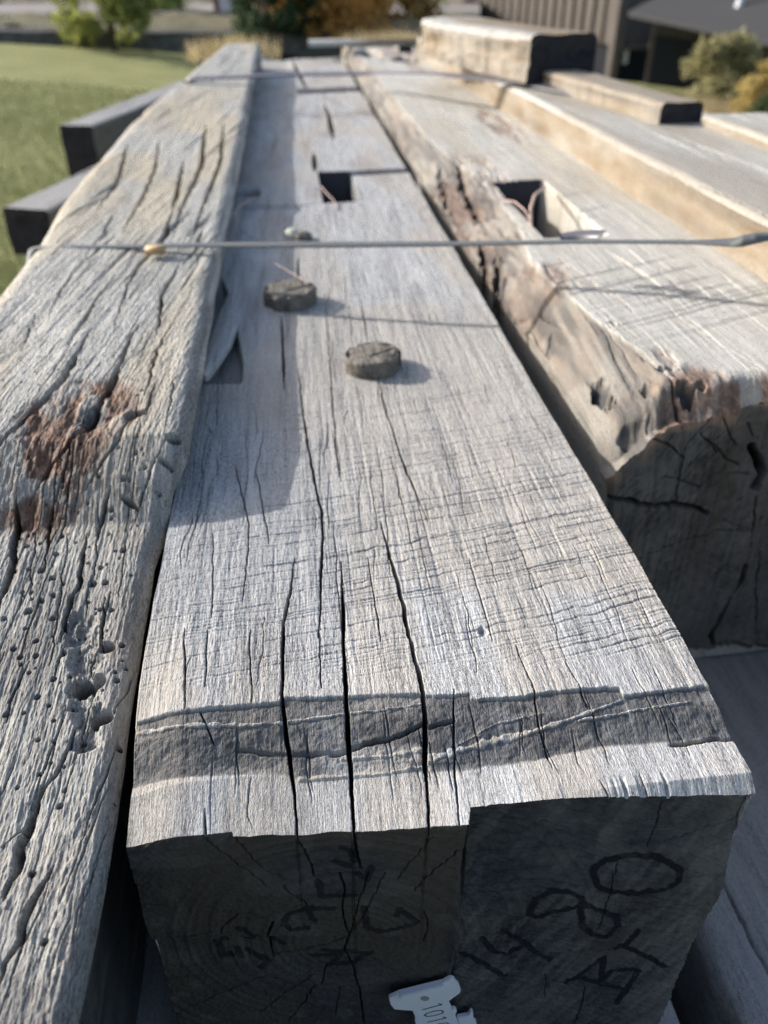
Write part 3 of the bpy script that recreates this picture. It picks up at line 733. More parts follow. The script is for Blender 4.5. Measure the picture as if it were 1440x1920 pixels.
    tan = np.maximum(tan, 0.8*sm(0.8, 1.2, Y)*sm(2.6, 2.0, Y)*sm(0.35, 0.65, vn(X*16, Y*5, 463)))
    rot = np.maximum(rot, 0.18*sm(0.55, 0.8, vn(X*60, Y*30, 465))*front)
    tan = tan*sm(0.0, 0.035, xr_-X)
    deep = np.maximum(deep, 0.55*sm(0.022, 0.0, xr_-X)*sm(0.25, 0.6, vn(X*300, Y*12, 468)))
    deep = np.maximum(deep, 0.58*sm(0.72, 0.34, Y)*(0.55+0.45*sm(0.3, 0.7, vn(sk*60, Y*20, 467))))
    return Z, dict(tan=tan, rot=rot, deep=np.clip(deep, 0, 1))
ys = np.concatenate([np.linspace(-0.12, 0.085, 60), rows_from_picture(1960, 98, 1.15, z=0.03, yfront=0.09, y1=3.35)])
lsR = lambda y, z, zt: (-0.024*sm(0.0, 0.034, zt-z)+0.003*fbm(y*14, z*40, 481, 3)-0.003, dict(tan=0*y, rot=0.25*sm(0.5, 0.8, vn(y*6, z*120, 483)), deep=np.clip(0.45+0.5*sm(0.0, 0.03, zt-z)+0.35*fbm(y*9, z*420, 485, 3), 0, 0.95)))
lsL = lambda y, z, zt: (-0.02*sm(0.0, 0.06, zt-z)+0.015*sm(0.05, 0.2, zt-z)+0.006*fbm(y*6, z*20, 483, 3), {})
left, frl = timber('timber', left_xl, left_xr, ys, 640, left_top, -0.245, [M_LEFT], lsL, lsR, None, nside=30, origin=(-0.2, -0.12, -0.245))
tag(left, 'worm-holed timber on the left with wavy grain, deep cracks and a brown rotten pocket', 'timber', 'squared timbers of the stack')
def plain_end(X, Z, T):
    z0 = np.zeros_like(X)
    return 0.001*fbm(X*60, Z*60, 491, 3), dict(deep=z0, ink=z0, tan=z0, pale=z0, rot=z0)
end_face('end_face', frl, -0.245, 30, plain_end, M_END_R, left)

# ================================================================== the timber on the right, with bark-edge wane
def right_xl(y): return np.interp(y, [0.5, 0.56, 0.7, 0.9, 1.1, 1.8, 3.5], [0.249, 0.248, 0.244, 0.239, 0.234, 0.229, 0.226])+0.003*fbm(y*12, y*0, 601, 4)
def right_xr(y): return np.full_like(y, 0.497)+0.004*fbm(y*3, y*0, 603, 3)
def right_top(X, Y):
    TOP = 0.046
    deep = np.zeros_like(X); tan = np.zeros_like(X); rot = np.zeros_like(X)
    xl_ = right_xl(Y)
    Z = TOP+0.002*fbm(X*7, Y*2.4, 611, 3)+0.0004*fbm(X*300, Y*9, 613, 3)
    # wane: a facet falling to the left edge
    ww = np.interp(Y, [0.5, 0.6, 0.75, 0.9, 1.05, 1.3, 1.6, 2.0, 3.5], [0.055, 0.06, 0.035, 0.03, 0.055, 0.06, 0.035, 0.03, 0.03])+0.005*fbm(Y*14, Y*0, 615, 4)
    dp = np.interp(Y, [0.5, 0.7, 0.9, 1.2, 2.0, 3.5], [0.056, 0.050, 0.045, 0.045, 0.04, 0.04])
    t = np.clip((xl_+ww-X)/ww, 0, 1.2)
    Z -= dp*t**1.25
    fac = sm(0.0, 0.12, t)
    tan = np.maximum(tan, 0.9*fac*(0.5+0.5*sm(0.3, 0.6, vn(X*50, Y*14, 616))))
    rot = np.maximum(rot, 0.30*fac*sm(0.5, 0.75, vn(X*90, Y*22, 618)))
    Z += fac*0.0005*fbm(X*420, Y*30, 620, 3); deep = np.maximum(deep, fac*(0.42+0.38*sm(0.3, 0.7, vn(X*300, Y*16, 622)*0.6+vn(X*90, Y*9, 624)*0.4)))
    # saw lines on the flat
    q = Y-0.42*(X-0.3)+0.0015*fbm(X*25, Y*20, 617, 2)
    saw = np.clip(0.5-vn(q*190, X*2, 619), 0, 1)*1.5+np.clip(0.45-vn(q*80, X*2, 621), 0, 1)
    pt = (1-fac)*(0.35+0.65*sm(0.3, 0.6, vn(X*8, q*9, 623)))
    Z -= 0.0011*saw*pt; deep = np.maximum(deep, np.clip(saw*pt-0.35, 0, 0.3))
    # decayed bark areas on the wane (brown)
    def blob(u, v, z, rx, ry, a, sd, dep):
        c = P(u, v, z); d = np.hypot((X-c[0])/rx, (Y-c[1])/ry)+0.45*fbm(X*60, Y*22, sd, 3)
        m = sm(1.05, 0.55, d)
        return m*a, m
    for (u, v, z, rx, ry, a, sd, dep) in ((860, 370, .03, .045, .22, .85, 631, .012), (905, 450, .02, .04, .12, .75, 633, .012), (955, 530, .02, .03, .09, .8, 635, .014), (750, 240, .03, .025, .25, .6, 637, .008),
                                          (905, 330, .046, .05, .25, .45, 639, .006), (1000, 520, .045, .05, .07, .55, 641, .004), (940, 235, .046, .04, .2, .55, 643, .006), (1280, 720, .045, .05, .04, .75, 645, .007), (1210, 690, .04, .035, .035, .4, 647, .004), (1400, 715, .046, .05, .018, .8, 649, .002),
                                          (1190, 810, -.005, .03, .03, .45, 651, .003)):
        am, m = blob(u, v, z, rx, ry, a, sd, dep)
        h = sm(0.35, 0.65, vn(X*60, Y*16, sd+1)*0.6+vn(X*200, Y*50, sd+2)*0.4)
        rot = np.maximum(rot, am*(0.35+0.75*h)); Z -= m*dep*0.35*(0.3+h)+m*0.0010*fbm(X*220, Y*90, sd+3, 3)
    # deep rents in the wane
    for i, (p, w, d) in enumerate([([(930, 470), (940, 515), (945, 560)], .012, .03), ([(905, 440), (915, 490)], .010, .03), ([(855, 330), (890, 400), (905, 425)], .014, .02), ([(820, 320), (850, 385)], .010, .02), ([(740, 235), (752, 262)], .012, .015)]):
        carve(Z, X, Y, deep, pxl(p, 0.02), w, d, 660+i, 0.003, (.3, .3), .9)
    for i, (u, v, z, rx, ry, d, dk) in enumerate(((1130, 765, 0.0, .007, .020, .012, .95), (1040, 600, .035, .008, .016, .006, .6), (1250, 690, .044, .008, .006, .012, .8), (1300, 715, .044, .013, .007, .012, .85), (1150, 605, .046, .004, .006, .006, .8), (1215, 735, .03, .004, .010, .008, .7), (1185, 840, -.01, .012, .006, .006, .6))):
        c = P(u, v, z); dd = np.hypot((X-c[0])/rx, (Y-c[1])/ry)+1.0*fbm(X*120, Y*60, 671+i, 4)
        m = sm(1.1, 0.6, dd); Z -= d*m; deep = np.maximum(deep, dk*m)
    # checks along the grain
    for i, (p, w, d) in enumerate([([(1190, 655), (1250, 700), (1330, 768)], .003, .02), ([(1040, 480), (1110, 530), (1190, 585)], .0022, .008), ([(1130, 470), (1180, 500), (1240, 540)], .006, .012), ([(960, 510), (1020, 545), (1060, 580)], .002, .008), ([(1260, 590), (1350, 650), (1420, 690)], .0014, .006), ([(1180, 830), (1100, 760)], .0018, .006), ([(1240, 480), (1330, 540), (1440, 600)], .0016, .006), ([(1100, 560), (1200, 640)], .0012, .005)]):
        carve(Z, X, Y, deep, pxl(p, 0.044), w, d, 680+i, 0.0008)
    random_checks(Z, X, Y, deep, 90, (0.23, 0.49), (0.56, 2.5), (0.05, 0.14), (.0008, .0022), (.002, .006), 3000, 0.0, 0.6)
    # broken front edge
    ed = Y-(0.567+0.008*fbm(X*50, X*0, 691, 3))
    Z -= 0.010*sm(0.012, 0.0, ed)*sm(0.28, 0.31, X)*(0.4+0.5*vn(X*60, Y*60, 693))+0.012*np.clip(1-ed/0.022, 0, 1.3)**2
    # mortise, its inside painted near-black in place of shade
    e = 0.0025
    m = sm(0.308-e, 0.308+e, X)*sm(0.386+e, 0.386-e, X)*sm(0.985, 1.0, Y)*sm(1.285, 1.27, Y)
    Z -= 0.24*m; deep = np.maximum(deep, sm(0.305, 0.307, X)*sm(0.386, 0.382, X)*sm(0.99, 1.0, Y)*sm(1.296, 1.288, Y))
    # rotted far end
    for (u, v, rx, ry) in ((690, 98, .045, .16), (728, 84, .04, .16), (765, 92, .05, .16), (770, 112, .06, .1)):
        c = P(u, v, .046); dd = np.hypot((X-c[0])/rx, (Y-c[1])/ry)+0.4*fbm(X*40, Y*16, 697, 3)
        m = sm(1.1, 0.7, dd); Z -= 0.045*m; deep = np.maximum(deep, 0.85*m)
    rot = np.maximum(rot, 0.4*sm(2.5, 2.8, Y)*sm(0.35, 0.6, vn(X*25, Y*6, 699)))
    tan = np.maximum(tan, 0.55*sm(0.5, 0.75, vn(X*16, Y*4, 701))*sm(0.8, 1.2, Y))
    return Z, dict(tan=tan, rot=np.clip(rot, 0, 1), deep=np.clip(deep, 0, 1))
def right_yf(x): return 0.009*fbm(x*26, x*0, 703, 4)+0.006*fbm(x*95, x*0, 704, 4)-0.02*sm(0.33, 0.25, x)+0.01
rsL = lambda y, z, zt: (0.010*np.clip((zt-z)/0.05, 0, 1)+0.004*fbm(y*10, z*22, 705, 3), {})
ys = rows_from_picture(760, 80, 1.0, z=0.046, yfront=0.555, y1=3.75)
right, frr = timber('timber', right_xl, right_xr, ys, 480, right_top, -0.262, [M_RIGHT], rsL, None, right_yf, origin=(0.36, 0.56, -0.262))
tag(right, 'pale timber right of the middle with brown bark edge, square mortise and cracked dark end', 'timber', 'squared timbers of the stack')
z5 = lambda l: zi(3.273, 1000, 700, l)
RCR = [([(400, 715), (570, 740), (700, 785), (860, 800), (1010, 830), (1070, 880)], .010, 1.0), ([(640, 1105), (850, 1050), (980, 1015), (1290, 995), (1370, 985)], .0022, .9), ([(1330, 1220), (1300, 1300), (1230, 1420), (1170, 1520), (1110, 1640), (1120, 1690)], .011, 1.0),
       ([(1120, 1700), (1280, 1690), (1440, 1680)], .007, 1.0), ([(980, 185), (1070, 235), (1170, 245), (1250, 220), (1335, 180)], .007, 1.0), ([(1350, 190), (1440, 210)], .004, 1.0), ([(500, 245), (660, 345), (790, 405), (920, 510)], .0022, .8),
       ([(760, 615), (850, 625), (1020, 710)], .0020, .7), ([(1080, 290), (930, 430), (920, 520), (880, 720), (860, 800)], .0018, .7), ([(1170, 270), (1220, 390), (1280, 480)], .0018, .6), ([(1080, 420), (1180, 520), (1290, 600)], .0018, .6),
       ([(1360, 480), (1400, 540), (1430, 640), (1390, 720)], .016, 1.0), ([(1370, 985), (1375, 880), (1390, 780)], .003, .9), ([(1370, 985), (1360, 1100)], .003, .9), ([(1370, 985), (1440, 920)], .002, .8), ([(1340, 985), (1200, 940)], .0015, .6),
       ([(1020, 370), (1130, 490)], .0016, .6), ([(1380, 420), (1340, 340)], .0018, .7), ([(1420, 1120), (1390, 1400), (1380, 1640)], .0022, .6), ([(1200, 660), (1370, 650)], .002, .7)]
def right_end(X, Z, T):
    E = 0.0016*fbm(X*18, Z*18, 711, 4)+0.0008*fbm(X*160, Z*160, 713, 3); deep = np.zeros_like(X)
    rp = np.hypot(X-0.41, Z+0.107)+0.008*fbm(X*12, Z*12, 712, 3); E += 0.0008*(vn(rp*300, rp*0, 714)-0.5)
    z0 = np.zeros_like(X)
    for i, (p, w, a) in enumerate(RCR):
        w = w*0.5
        q = [PY(u, v, 0.56) for u, v in z5(p)]; q = [(b[0], b[2]) for b in q]
        d = seg_dist(X+0.002*fbm(X*80, Z*80, 721+i, 3), Z+0.002*fbm(X*80, Z*80, 741+i, 3), q)
        t = np.clip(1.3*(1-d/(w*0.5+0.0004)), 0, 1)
        E += 0.02*min(1, w/0.004)*t; deep = np.maximum(deep, a*t)
    tan = 0.5*sm(0.4, 0.7, vn(X*25, Z*14, 731))
    rot = 0.85*sm(0.022, 0.0, frr_top(X)-Z)*sm(0.3, 0.6, vn(X*60, Z*60, 733))
    pale = 0.4*sm(0.45, 0.7, vn((X+Z)*30, (X-Z)*9, 735))
    return E, dict(deep=deep, ink=z0, tan=tan, pale=pale, rot=rot)
def frr_top(X): return np.interp(X, frr['X'], frr['Z'])
e2 = end_face('end_face', frr, -0.262, 260, right_end, M_END_R, right)
e2['label'] = 'dark cracked end grain split outward from the pith'

# ================================================================== further timbers of the stack
def simple_top(z, seed, ntan=0.3, w=0.004, nchk=30, yr=(0.3, 3.0), xr=(0, 1), sidewear=0.012, shelf=None, saw=0.0004):
    def f(X, Y):
        x0, x1 = X[:, :1], X[:, -1:]
        Z = z+w*0.6*fbm(X*8, Y*2.5, seed, 3)+0.0003*fbm(X*160, Y*17, seed+3, 3)
        for e, sg in ((x0, 1), (x1, -1)):
            d = np.clip(1-(X-e)*sg/sidewear, 0, 1); Z = Z-sidewear*0.6*(1-np.sqrt(np.clip(1-d*d, 0, 1)))
        q = Y-0.3*X; Z = Z-saw*np.clip(0.45-vn(q*110, X*2, seed+5), 0, 1)*2
        deep = np.zeros_like(X)
        rs = np.random.RandomState(seed)
        for i in range(nchk):
            y = rs.uniform(*yr); L = rs.uniform(0.1, 0.5); xx = rs.uniform(float(x0.min()), float(x1.max()))
            yy = np.linspace(y, y+L, 6); xs_ = xx+np.cumsum(rs.normal(0, 0.004, 6))
            carve(Z, X, Y, deep, np.stack([xs_, yy], 1), rs.uniform(0.001, 0.0045), rs.uniform(0.003, 0.009), seed+i, 0.0012, (.4, .4), .7)
        if shelf: Z = shelf(X, Y, Z)
        tan = ntan*sm(0.45, 0.7, vn(X*14, Y*3, seed+7))
        return Z, dict(tan=tan, rot=0*X, deep=deep)
    return f
def side_tan(amt, rough, seed):
    def f(y, z, zt):
        n = fbm(y*6, z*20, seed, 4)
        return rough*n, dict(tan=np.clip(amt*(0.75+0.5*n), 0, 1), rot=0*y, deep=0.3*sm(0.55, 0.8, vn(y*3, z*90, seed+2)))
    return f
def blank_end(seed, r=0.001):
    def f(X, Z, T):
        z0 = np.zeros_like(X)
        deep = 0.7*sm(0.035, 0.0, np.abs(fbm(X*14, Z*14, seed, 3)))
        return r*fbm(X*60, Z*60, seed, 3)+0.004*deep, dict(deep=deep, ink=z0, tan=0.3*sm(0.5, 0.7, vn(X*20, Z*20, seed+4)), pale=z0, rot=z0)
    return f
def straight(name, pa, pb, width, ztop, zbot, mats, topf, sL, sR, label, group, endmat=None, nx=80, ny=260, bow=0.0, seed=0, power=1.6, rag=0.004):
    """a timber lying along pa -> pb (left edge of its top), built in its own axes"""
    pa = np.array(pa[:2], float); pb = np.array(pb[:2], float)
    L = np.linalg.norm(pb-pa); a = math.atan2(-(pb-pa)[0], (pb-pa)[1])
    ys_ = L*np.linspace(0, 1, ny)**power
    xl_ = lambda y: bow*np.sin(math.pi*np.clip(y/L, 0, 1))+rag*fbm(y*6, y*0, seed, 4)+0.4*rag*fbm(y*40, y*0, seed+1, 3)
    xr_ = lambda y: width+bow*np.sin(math.pi*np.clip(y/L, 0, 1))+rag*fbm(y*6, y*0, seed+2, 4)
    ob, f_ = timber(name, xl_, xr_, ys_, nx, topf, zbot-ztop, mats, sL, sR, None, nside=18)
    ob.location = (pa[0], pa[1], ztop); ob.rotation_euler = (0, 0, a)
    tag(ob, label, 'timber', group)
    mb_end = endmat or M_END_D
    ef_ = end_face('end_face', f_, zbot-ztop, 60, blank_end(seed+9), mb_end, None)
    ef_.parent = ob; ef_.location = Vector(ef_.location)
    return ob
GR = 'squared timbers of the stack'
# fourth: high tan-sided timber
straight('timber', (0.508, 0.35), (0.452, 3.15), 0.27, 0.102, -0.262, [M_TAN], simple_top(0, 801, 0.35, 0.006, 26, (0.3, 2.6)), side_tan(0.95, 0.006, 803), None,
         'long white-topped timber with a tan sawn side facing the middle', GR, nx=200, ny=420, seed=805)
# fifth and sixth: short timbers beyond it
a5 = P(1238, 193, 0.135)
straight('timber', a5, P(1005, 128, 0.135), 0.085, 0.135, -0.1, [M_TAN], simple_top(0, 811, 0.7, 0.007, 8, (0.0, 0.8)), side_tan(0.75, 0.004, 813), None,
         'thin tan timber with a dark square end, ending beside the shrub at the right', GR, seed=815, rag=0.008)
a6 = P(1470, 275, 0.12)
straight('timber', (a6[0]+0.03, a6[1]-0.35), P(1318, 214, 0.12), 0.12, 0.12, -0.1, [M_TAN], simple_top(0, 821, 0.3, 0.003, 8, (0.0, 0.8)), side_tan(0.7, 0.004, 823), None,
         'pale timber cut by the right edge of the view, in front of the shrubs', GR, seed=825)
# seventh: pale balk lying on top at the back
a7 = P(985, 166, 0.102); a7b = PY(985, 66, a7[1])
top7 = a7b[2]
back7 = P(786, 33, top7)
straight('timber', a7, back7, 0.165, float(top7), 0.112, [M_TAN], simple_top(0, 831, 0.9, 0.012, 4, (0.0, 0.5), sidewear=0.022), side_tan(0.85, 0.016, 833), None,
         'short cream balk lying on top of the others before the barn, with a black end', GR, seed=835, bow=-0.008, power=1.0, rag=0.010)
# pale crosswise piece at the far end
b0 = P(580, 84, 0.06)
straight('timber', P(578, 82, 0.05)[:2], P(790, 80, 0.05)[:2], 0.10, 0.070, 0.047, [M_TAN], simple_top(0, 841, 1.0, 0.008, 4, (0.0, 0.3), sidewear=0.03), side_tan(0.7, 0.012, 843), side_tan(0.7, 0.012, 845),
         'short pale offcut lying crosswise at the far end of the stack', GR, seed=847, power=1.0)

# lower layer
GL = 'old timbers of the lower layer'
old_side = side_tan(0.1, 0.005, 851)
straight('timber', (0.272, -0.05), (0.262, 3.4), 0.34, -0.266, -0.53, [M_OLD], simple_top(0, 853, 0.1, 0.0015, 9, (0.05, 0.8), xr=(0, 1)), old_side, None,
         'old grey timber in the layer below, its top showing at the lower right corner', GL, M_END_D, nx=260, ny=420, seed=855)
straight('timber', (-0.16, -0.02), (-0.16, 3.3), 0.393, -0.266, -0.53, [M_OLD], simple_top(0, 857, 0.1, 0.003, 20, (0.0, 1.0)), old_side, old_side,
         'old timber of the lower layer directly beneath the middle timber', GL, M_END_D, seed=859)
straight('timber', (-0.50, -0.2), (-0.50, 3.2), 0.30, -0.25, -0.53, [M_OLD], simple_top(0, 861, 0.1, 0.003, 10, (0.0, 1.0)), old_side, old_side,
         'old timber of the lower layer beneath the worm-holed left timber', GL, M_END_D, seed=863)
straight('timber', (0.64, 0.3), (0.62, 3.3), 0.32, -0.262, -0.53, [M_OLD], simple_top(0, 865, 0.1, 0.003, 10, (0.0, 1.0)), old_side, old_side,
         'old timber of the lower layer beneath the tan-sided timber', GL, M_END_D, seed=867)
shade_side = lambda y, z, zt: (0.004*fbm(y*6, z*20, 891, 3), dict(tan=0*y, rot=0*y, deep=0.72+0.15*fbm(y*8, z*30, 893, 3)))  # sides turned from the sun: their shade is painted in as dark colour
# two skew timbers poking out at the left
GD = 'skew timbers poking out at the left'
for i, (pa, dirp, zt, w_, h_, lab) in enumerate(((P(110, 234, -0.20), P(292, 167, -0.20), -0.20, 0.135, 0.20, 'dark-ended old timber poking out at the left, the farther of the two'),
                                             (P(4, 389, -0.20), P(112, 339, -0.20), -0.20, 0.125, 0.12, 'dark-ended old timber poking out at the left, the nearer of the two'))):
    d = (dirp-pa)[:2]; d = d/np.linalg.norm(d)
    straight('timber', pa, pa[:2]+d*2.6, w_, zt, zt-h_, [M_OLD], simple_top(0, 871+i*10, 0.1, 0.003, 10, (0.0, 1.0)), shade_side, shade_side, lab, GD, M_END_D, seed=873+i*10)
# bearers on the ground
for i, y in enumerate((0.35, 1.7, 3.0)):
    mb = MB(); mb.box((-0.75, y-0.12, -1.22), (1.15, y+0.12, -0.535))
    o = mb.build('bearer', M_OLD, smooth=False, origin=(0.2, y, -1.22)); tag(o, ('stack of old cross bearers under the near end of the timbers', 'stack of old cross bearers under the middle of the timbers', 'stack of old cross bearers under the far end of the timbers')[i], 'bearer', 'cross bearers on the ground')

# ================================================================== strapping
ns = NT('strap_plastic')
sv = ns.noise(ns.coord((20, 400, 400)), 6, 3)
M_STRAP = ns.out(ns.ramp(sv, [(0.3, (0.07, 0.076, 0.08)), (0.7, (0.16, 0.17, 0.175))]), 0.6, None, 0.2)
M_STRAPD = NT('strap_dark').out((0.10, 0.095, 0.11), 0.4, None, 0.5)
M_BRASS = NT('seal_brass').out((0.42, 0.27, 0.12), 0.5, None, 0.5)
def ribbon(pts, widths, tilts, th=0.0008):
    """flat band along pts (tilt: angle of the band's width against the horizontal)"""
    pts = np.asarray(pts, float); k = len(pts)
    t = np.gradient(pts, axis=0); t /= np.linalg.norm(t, axis=1)[:, None]
    V = []
    for i in range(k):
        side = np.cross(t[i], [0, 0, 1.0]); side /= np.linalg.norm(side)+1e-9
        up = np.cross(side, t[i])
        a = side*math.cos(tilts[i])+up*math.sin(tilts[i]); b = np.cross(t[i], a)
        for sa, sb in ((-1, -1), (1, -1), (1, 1), (-1, 1)):
            V.append(pts[i]+a*sa*widths[i]/2+b*sb*th/2)
    F = []
    for i in range(k-1):
        for j in range(4):
            F.append((i*4+j, i*4+(j+1) % 4, (i+1)*4+(j+1) % 4, (i+1)*4+j))
    F += [(0, 1, 2, 3), ((k-1)*4+3, (k-1)*4+2, (k-1)*4+1, (k-1)*4)]
    mb = MB(); mb.raw(V, F); return mb
def smooth_path(ctrl, n):
    c = np.asarray(ctrl, float); k = np.linspace(0, len(c)-1, n)
    out = np.stack([np.interp(k, range(len(c)), c[:, j]) for j in range(c.shape[1])], 1)
    for _ in range(3):
        out[1:-1] = (out[:-2]+2*out[1:-1]+out[2:])/4
    return out
ctrl = [(-0.318, 0.972, -0.05, 0), (-0.317, 0.972, 0.0, 0), (-0.313, 0.970, 0.034, 0.0)]
for u, v, z, tl in ((62, 464, .050, 0.05), (110, 463, .055, 0.12), (230, 462, .057, 0.2), (400, 459, .062, 0.3), (620, 459, .070, 0.35), (860, 457, .079, 0.3), (1100, 453, .090, 0.3), (1290, 454, .099, 0.35), (1370, 455, .104, 0.9), (1392, 452, .108, 1.5), (1420, 446, .112, 1.0), (1470, 438, .110, 0.3)):
    p = P(u, v, z); ctrl.append((p[0], p[1], p[2], tl))
p = ctrl[-1]; ctrl += [(0.70, p[1]-0.02, 0.107, 0.05), (0.80, p[1]-0.03, 0.10, 0), (0.815, p[1]-0.03, -0.1, 0)]
pth = smooth_path(ctrl, 180)
strap = empty('strap', (pth[3][0], pth[3][1], pth[3][2]), 'grey plastic strap stretched across the near part of the stack, with a brass seal', 'strap', 'straps round the stack')
def sub(mb, name, mat, parent):
    o = mb.build(name, mat, None); o.parent = parent; o.location = -Vector(parent.location); return o
sub(ribbon(pth[:, :3], np.full(len(pth), 0.0108), -(0.5+0.35*np.sin(np.arange(len(pth))*0.11))*pth[:, 3]), 'band', M_STRAP, strap)
c = P(292, 467, 0.0605)
mb = MB()
for dz in (0, 1):
    mb.box((c[0]-0.011, c[1]-0.009, c[2]-0.003+dz*0.0045), (c[0]+0.011, c[1]+0.006, c[2]-0.0015+dz*0.0045))
mb.box((c[0]-0.011, c[1]-0.0105, c[2]-0.003), (c[0]+0.011, c[1]-0.0095, c[2]+0.003))
o = sub(mb, 'seal', M_BRASS, strap)
t0 = [P(u, v, z) for u, v, z in ((1050, 446, .0865), (1080, 441, .089), (1105, 439, .0925), (1130, 440, .096))]
sub(ribbon(smooth_path(t0, 14), np.full(14, 0.014), np.linspace(-0.35, -0.5, 14)), 'loose_end', M_STRAPD, strap)
ctrl2 = [(-0.30, 2.62, -0.1, 0), (-0.295, 2.62, 0.03, 0)]
for u, v, z in ((352, 147, .075), (430, 145, .078), (560, 139, .082), (700, 138, .086), (830, 140, .108), (900, 146, .109), (1000, 158, .109), (1110, 180, .109)):
    p = P(u, v, z); ctrl2.append((p[0], p[1], p[2], 0.25))
pth2 = smooth_path(ctrl2, 120)
strap2 = empty('strap', tuple(pth2[2][:3]), 'thin dark strap stretched across the far part of the stack', 'strap', 'straps round the stack')
sub(ribbon(pth2[:, :3], np.full(len(pth2), 0.024), -pth2[:, 3]), 'band', M_STRAPD, strap2)

# loose filaments and the fungus on the middle timber
M_FIL = NT('filament').out((0.42, 0.30, 0.26), 0.5, None, 0.4)
def filament(uvz, r, label):
    p = smooth_path([P(*a) for a in uvz], 40)
    mb = MB(); mb.tube(p, r, 6); o = mb.build('filament', M_FIL, origin=p[0]); tag(o, label, 'string', 'loose strands on the timbers')
filament([(500, 485, .004), (535, 505, .02), (560, 520, .022), (578, 532, .022)], .0005, 'thin reddish strand lying against the farther peg')
filament([(602, 350, .0), (612, 362, .01), (625, 375, .004), (632, 392, .002)], .0012, 'thin strand curling out of the mortise of the middle timber')
filament([(940, 375, .05), (965, 378, .06), (985, 395, .06), (994, 415, .05), (1000, 440, .04)], .0012, 'arched reddish strand at the left side of the right mortise')
filament([(1022, 352, .05), (1003, 365, .06), (995, 390, .058), (996, 425, .04)], .0022, 'bowed grey strand standing in the right mortise')
filament([(480, 370, .004), (450, 385, .02), (438, 405, .025), (446, 425, .02), (470, 445, .01), (490, 452, .003)], .0010, 'looping pale strand beside the left timber near the strap')
nf = NT('fungus'); fv = nf.noise(nf.coord(), 60, 3)
M_FUN = nf.out(nf.ramp(fv, [(0.3, (0.42, 0.41, 0.33)), (0.7, (0.62, 0.60, 0.5))]), 0.8, None, 0.2)
def lump(c, r, h, seed):
    th = np.linspace(0, 2*math.pi, 28); ph = np.linspace(0.02, math.pi*0.62, 14)
    R = np.sin(ph)[:, None]*(1+0.25*fbm(np.cos(th)*2+seed, np.sin(th)*2, seed, 3))[None]*r
    Z = np.cos(ph)[:, None]*h+0*th[None]
    mb = MB(); mb.grid(c[0]+R*np.cos(th), c[1]+R*np.sin(th), c[2]+Z+h*0.2); return mb
c = P(548, 442, 0.0)
fo = lump(c, .012, .009, 3).build('fungus', M_FUN, origin=c); tag(fo, 'small pale lump of fungus just behind the strap', 'fungus')
c = P(568, 446, 0.0)
fo = lump(c, .013, .008, 8).build('stone', M_PEG, origin=c); tag(fo, 'small dark pebble beside the pale fungus', 'stone')

# ================================================================== the tag on the sawn end
M_TAG = NT('tag_plastic').out((0.60, 0.62, 0.66), 0.45, None, 0.4)
M_DIG = NT('tag_print').out((0.02, 0.02, 0.022), 0.6, None, 0.2)
tz = lambda l: [PY(u, v, 0.22350) for u, v in zi(6, 700, 1800, l)]
def slab(name, l, y0, y1, mat, parent, bev=0.0006):
    import bmesh
    bm = bmesh.new()
    pts = tz(l)
    vs = [bm.verts.new((p[0], y0, p[2])) for p in pts]
    f = bm.faces.new(vs)
    r = bmesh.ops.extrude_face_region(bm, geom=[f])
    for v in r['geom']:
        if isinstance(v, bmesh.types.BMVert): v.co.y = y1
    bmesh.ops.recalc_face_normals(bm, faces=bm.faces)
    bmesh.ops.bevel(bm, geom=[e for e in bm.edges], offset=bev, segments=2, affect='EDGES', clamp_overlap=True)
    me = bpy.data.meshes.new(name); bm.to_mesh(me); bm.free(); me.materials.append(mat)
    o = bpy.data.objects.new(name, me); COL.objects.link(o); o.parent = parent
    if parent is not None: o.location = -Vector(parent.location)
    return o
tc = PY(810, 1880, 0.22350)
tg = empty('log_tag', (tc[0], 0.22750, tc[2]-0.03), 'small white plastic number tag hammered into the dark sawn end', 'tag')
th_ = [(560+48*math.cos(a), 432+26*math.sin(a)) for a in np.linspace(0, 2*math.pi, 17)[:-1]]
slab('plate', [(175, 440), (185, 432), (290, 385), (780, 262), (845, 225), (870, 212), (915, 225), (940, 268), (960, 275), (985, 350), (975, 378), (845, 470), (945, 690), (1045, 900), (1090, 1000), (700, 1080), (560, 860), (440, 575), (235, 560), (195, 510)], 0.22350, 0.22620, M_TAG, tg)
slab('ridge', [(295, 380), (785, 258), (800, 300), (310, 428)], 0.22150, 0.22400, M_TAG, tg, 0.0005)
slab('side_nub', [(870, 565), (905, 550), (938, 565), (935, 598), (905, 625), (890, 620)], 0.22320, 0.22580, M_TAG, tg, 0.0004)
slab('side_nub', [(465, 668), (480, 660), (500, 690), (520, 750), (480, 745)], 0.22320, 0.22580, M_TAG, tg, 0.0004)
slab('prong', [(945, 672), (1070, 648), (1100, 600), (1125, 606), (1134, 706), (1162, 716), (1175, 800), (1010, 830)], 0.22420, 0.22700, M_TAG, tg, 0.0004)
slab('rivet_hole', [(580+50*math.cos(a), 432+26*math.sin(a)) for a in np.linspace(0, 2*math.pi, 17)[:-1]], 0.22325, 0.22370, NT('tag_recess').out((0.22, 0.23, 0.25), 0.6), tg, 0.0001)
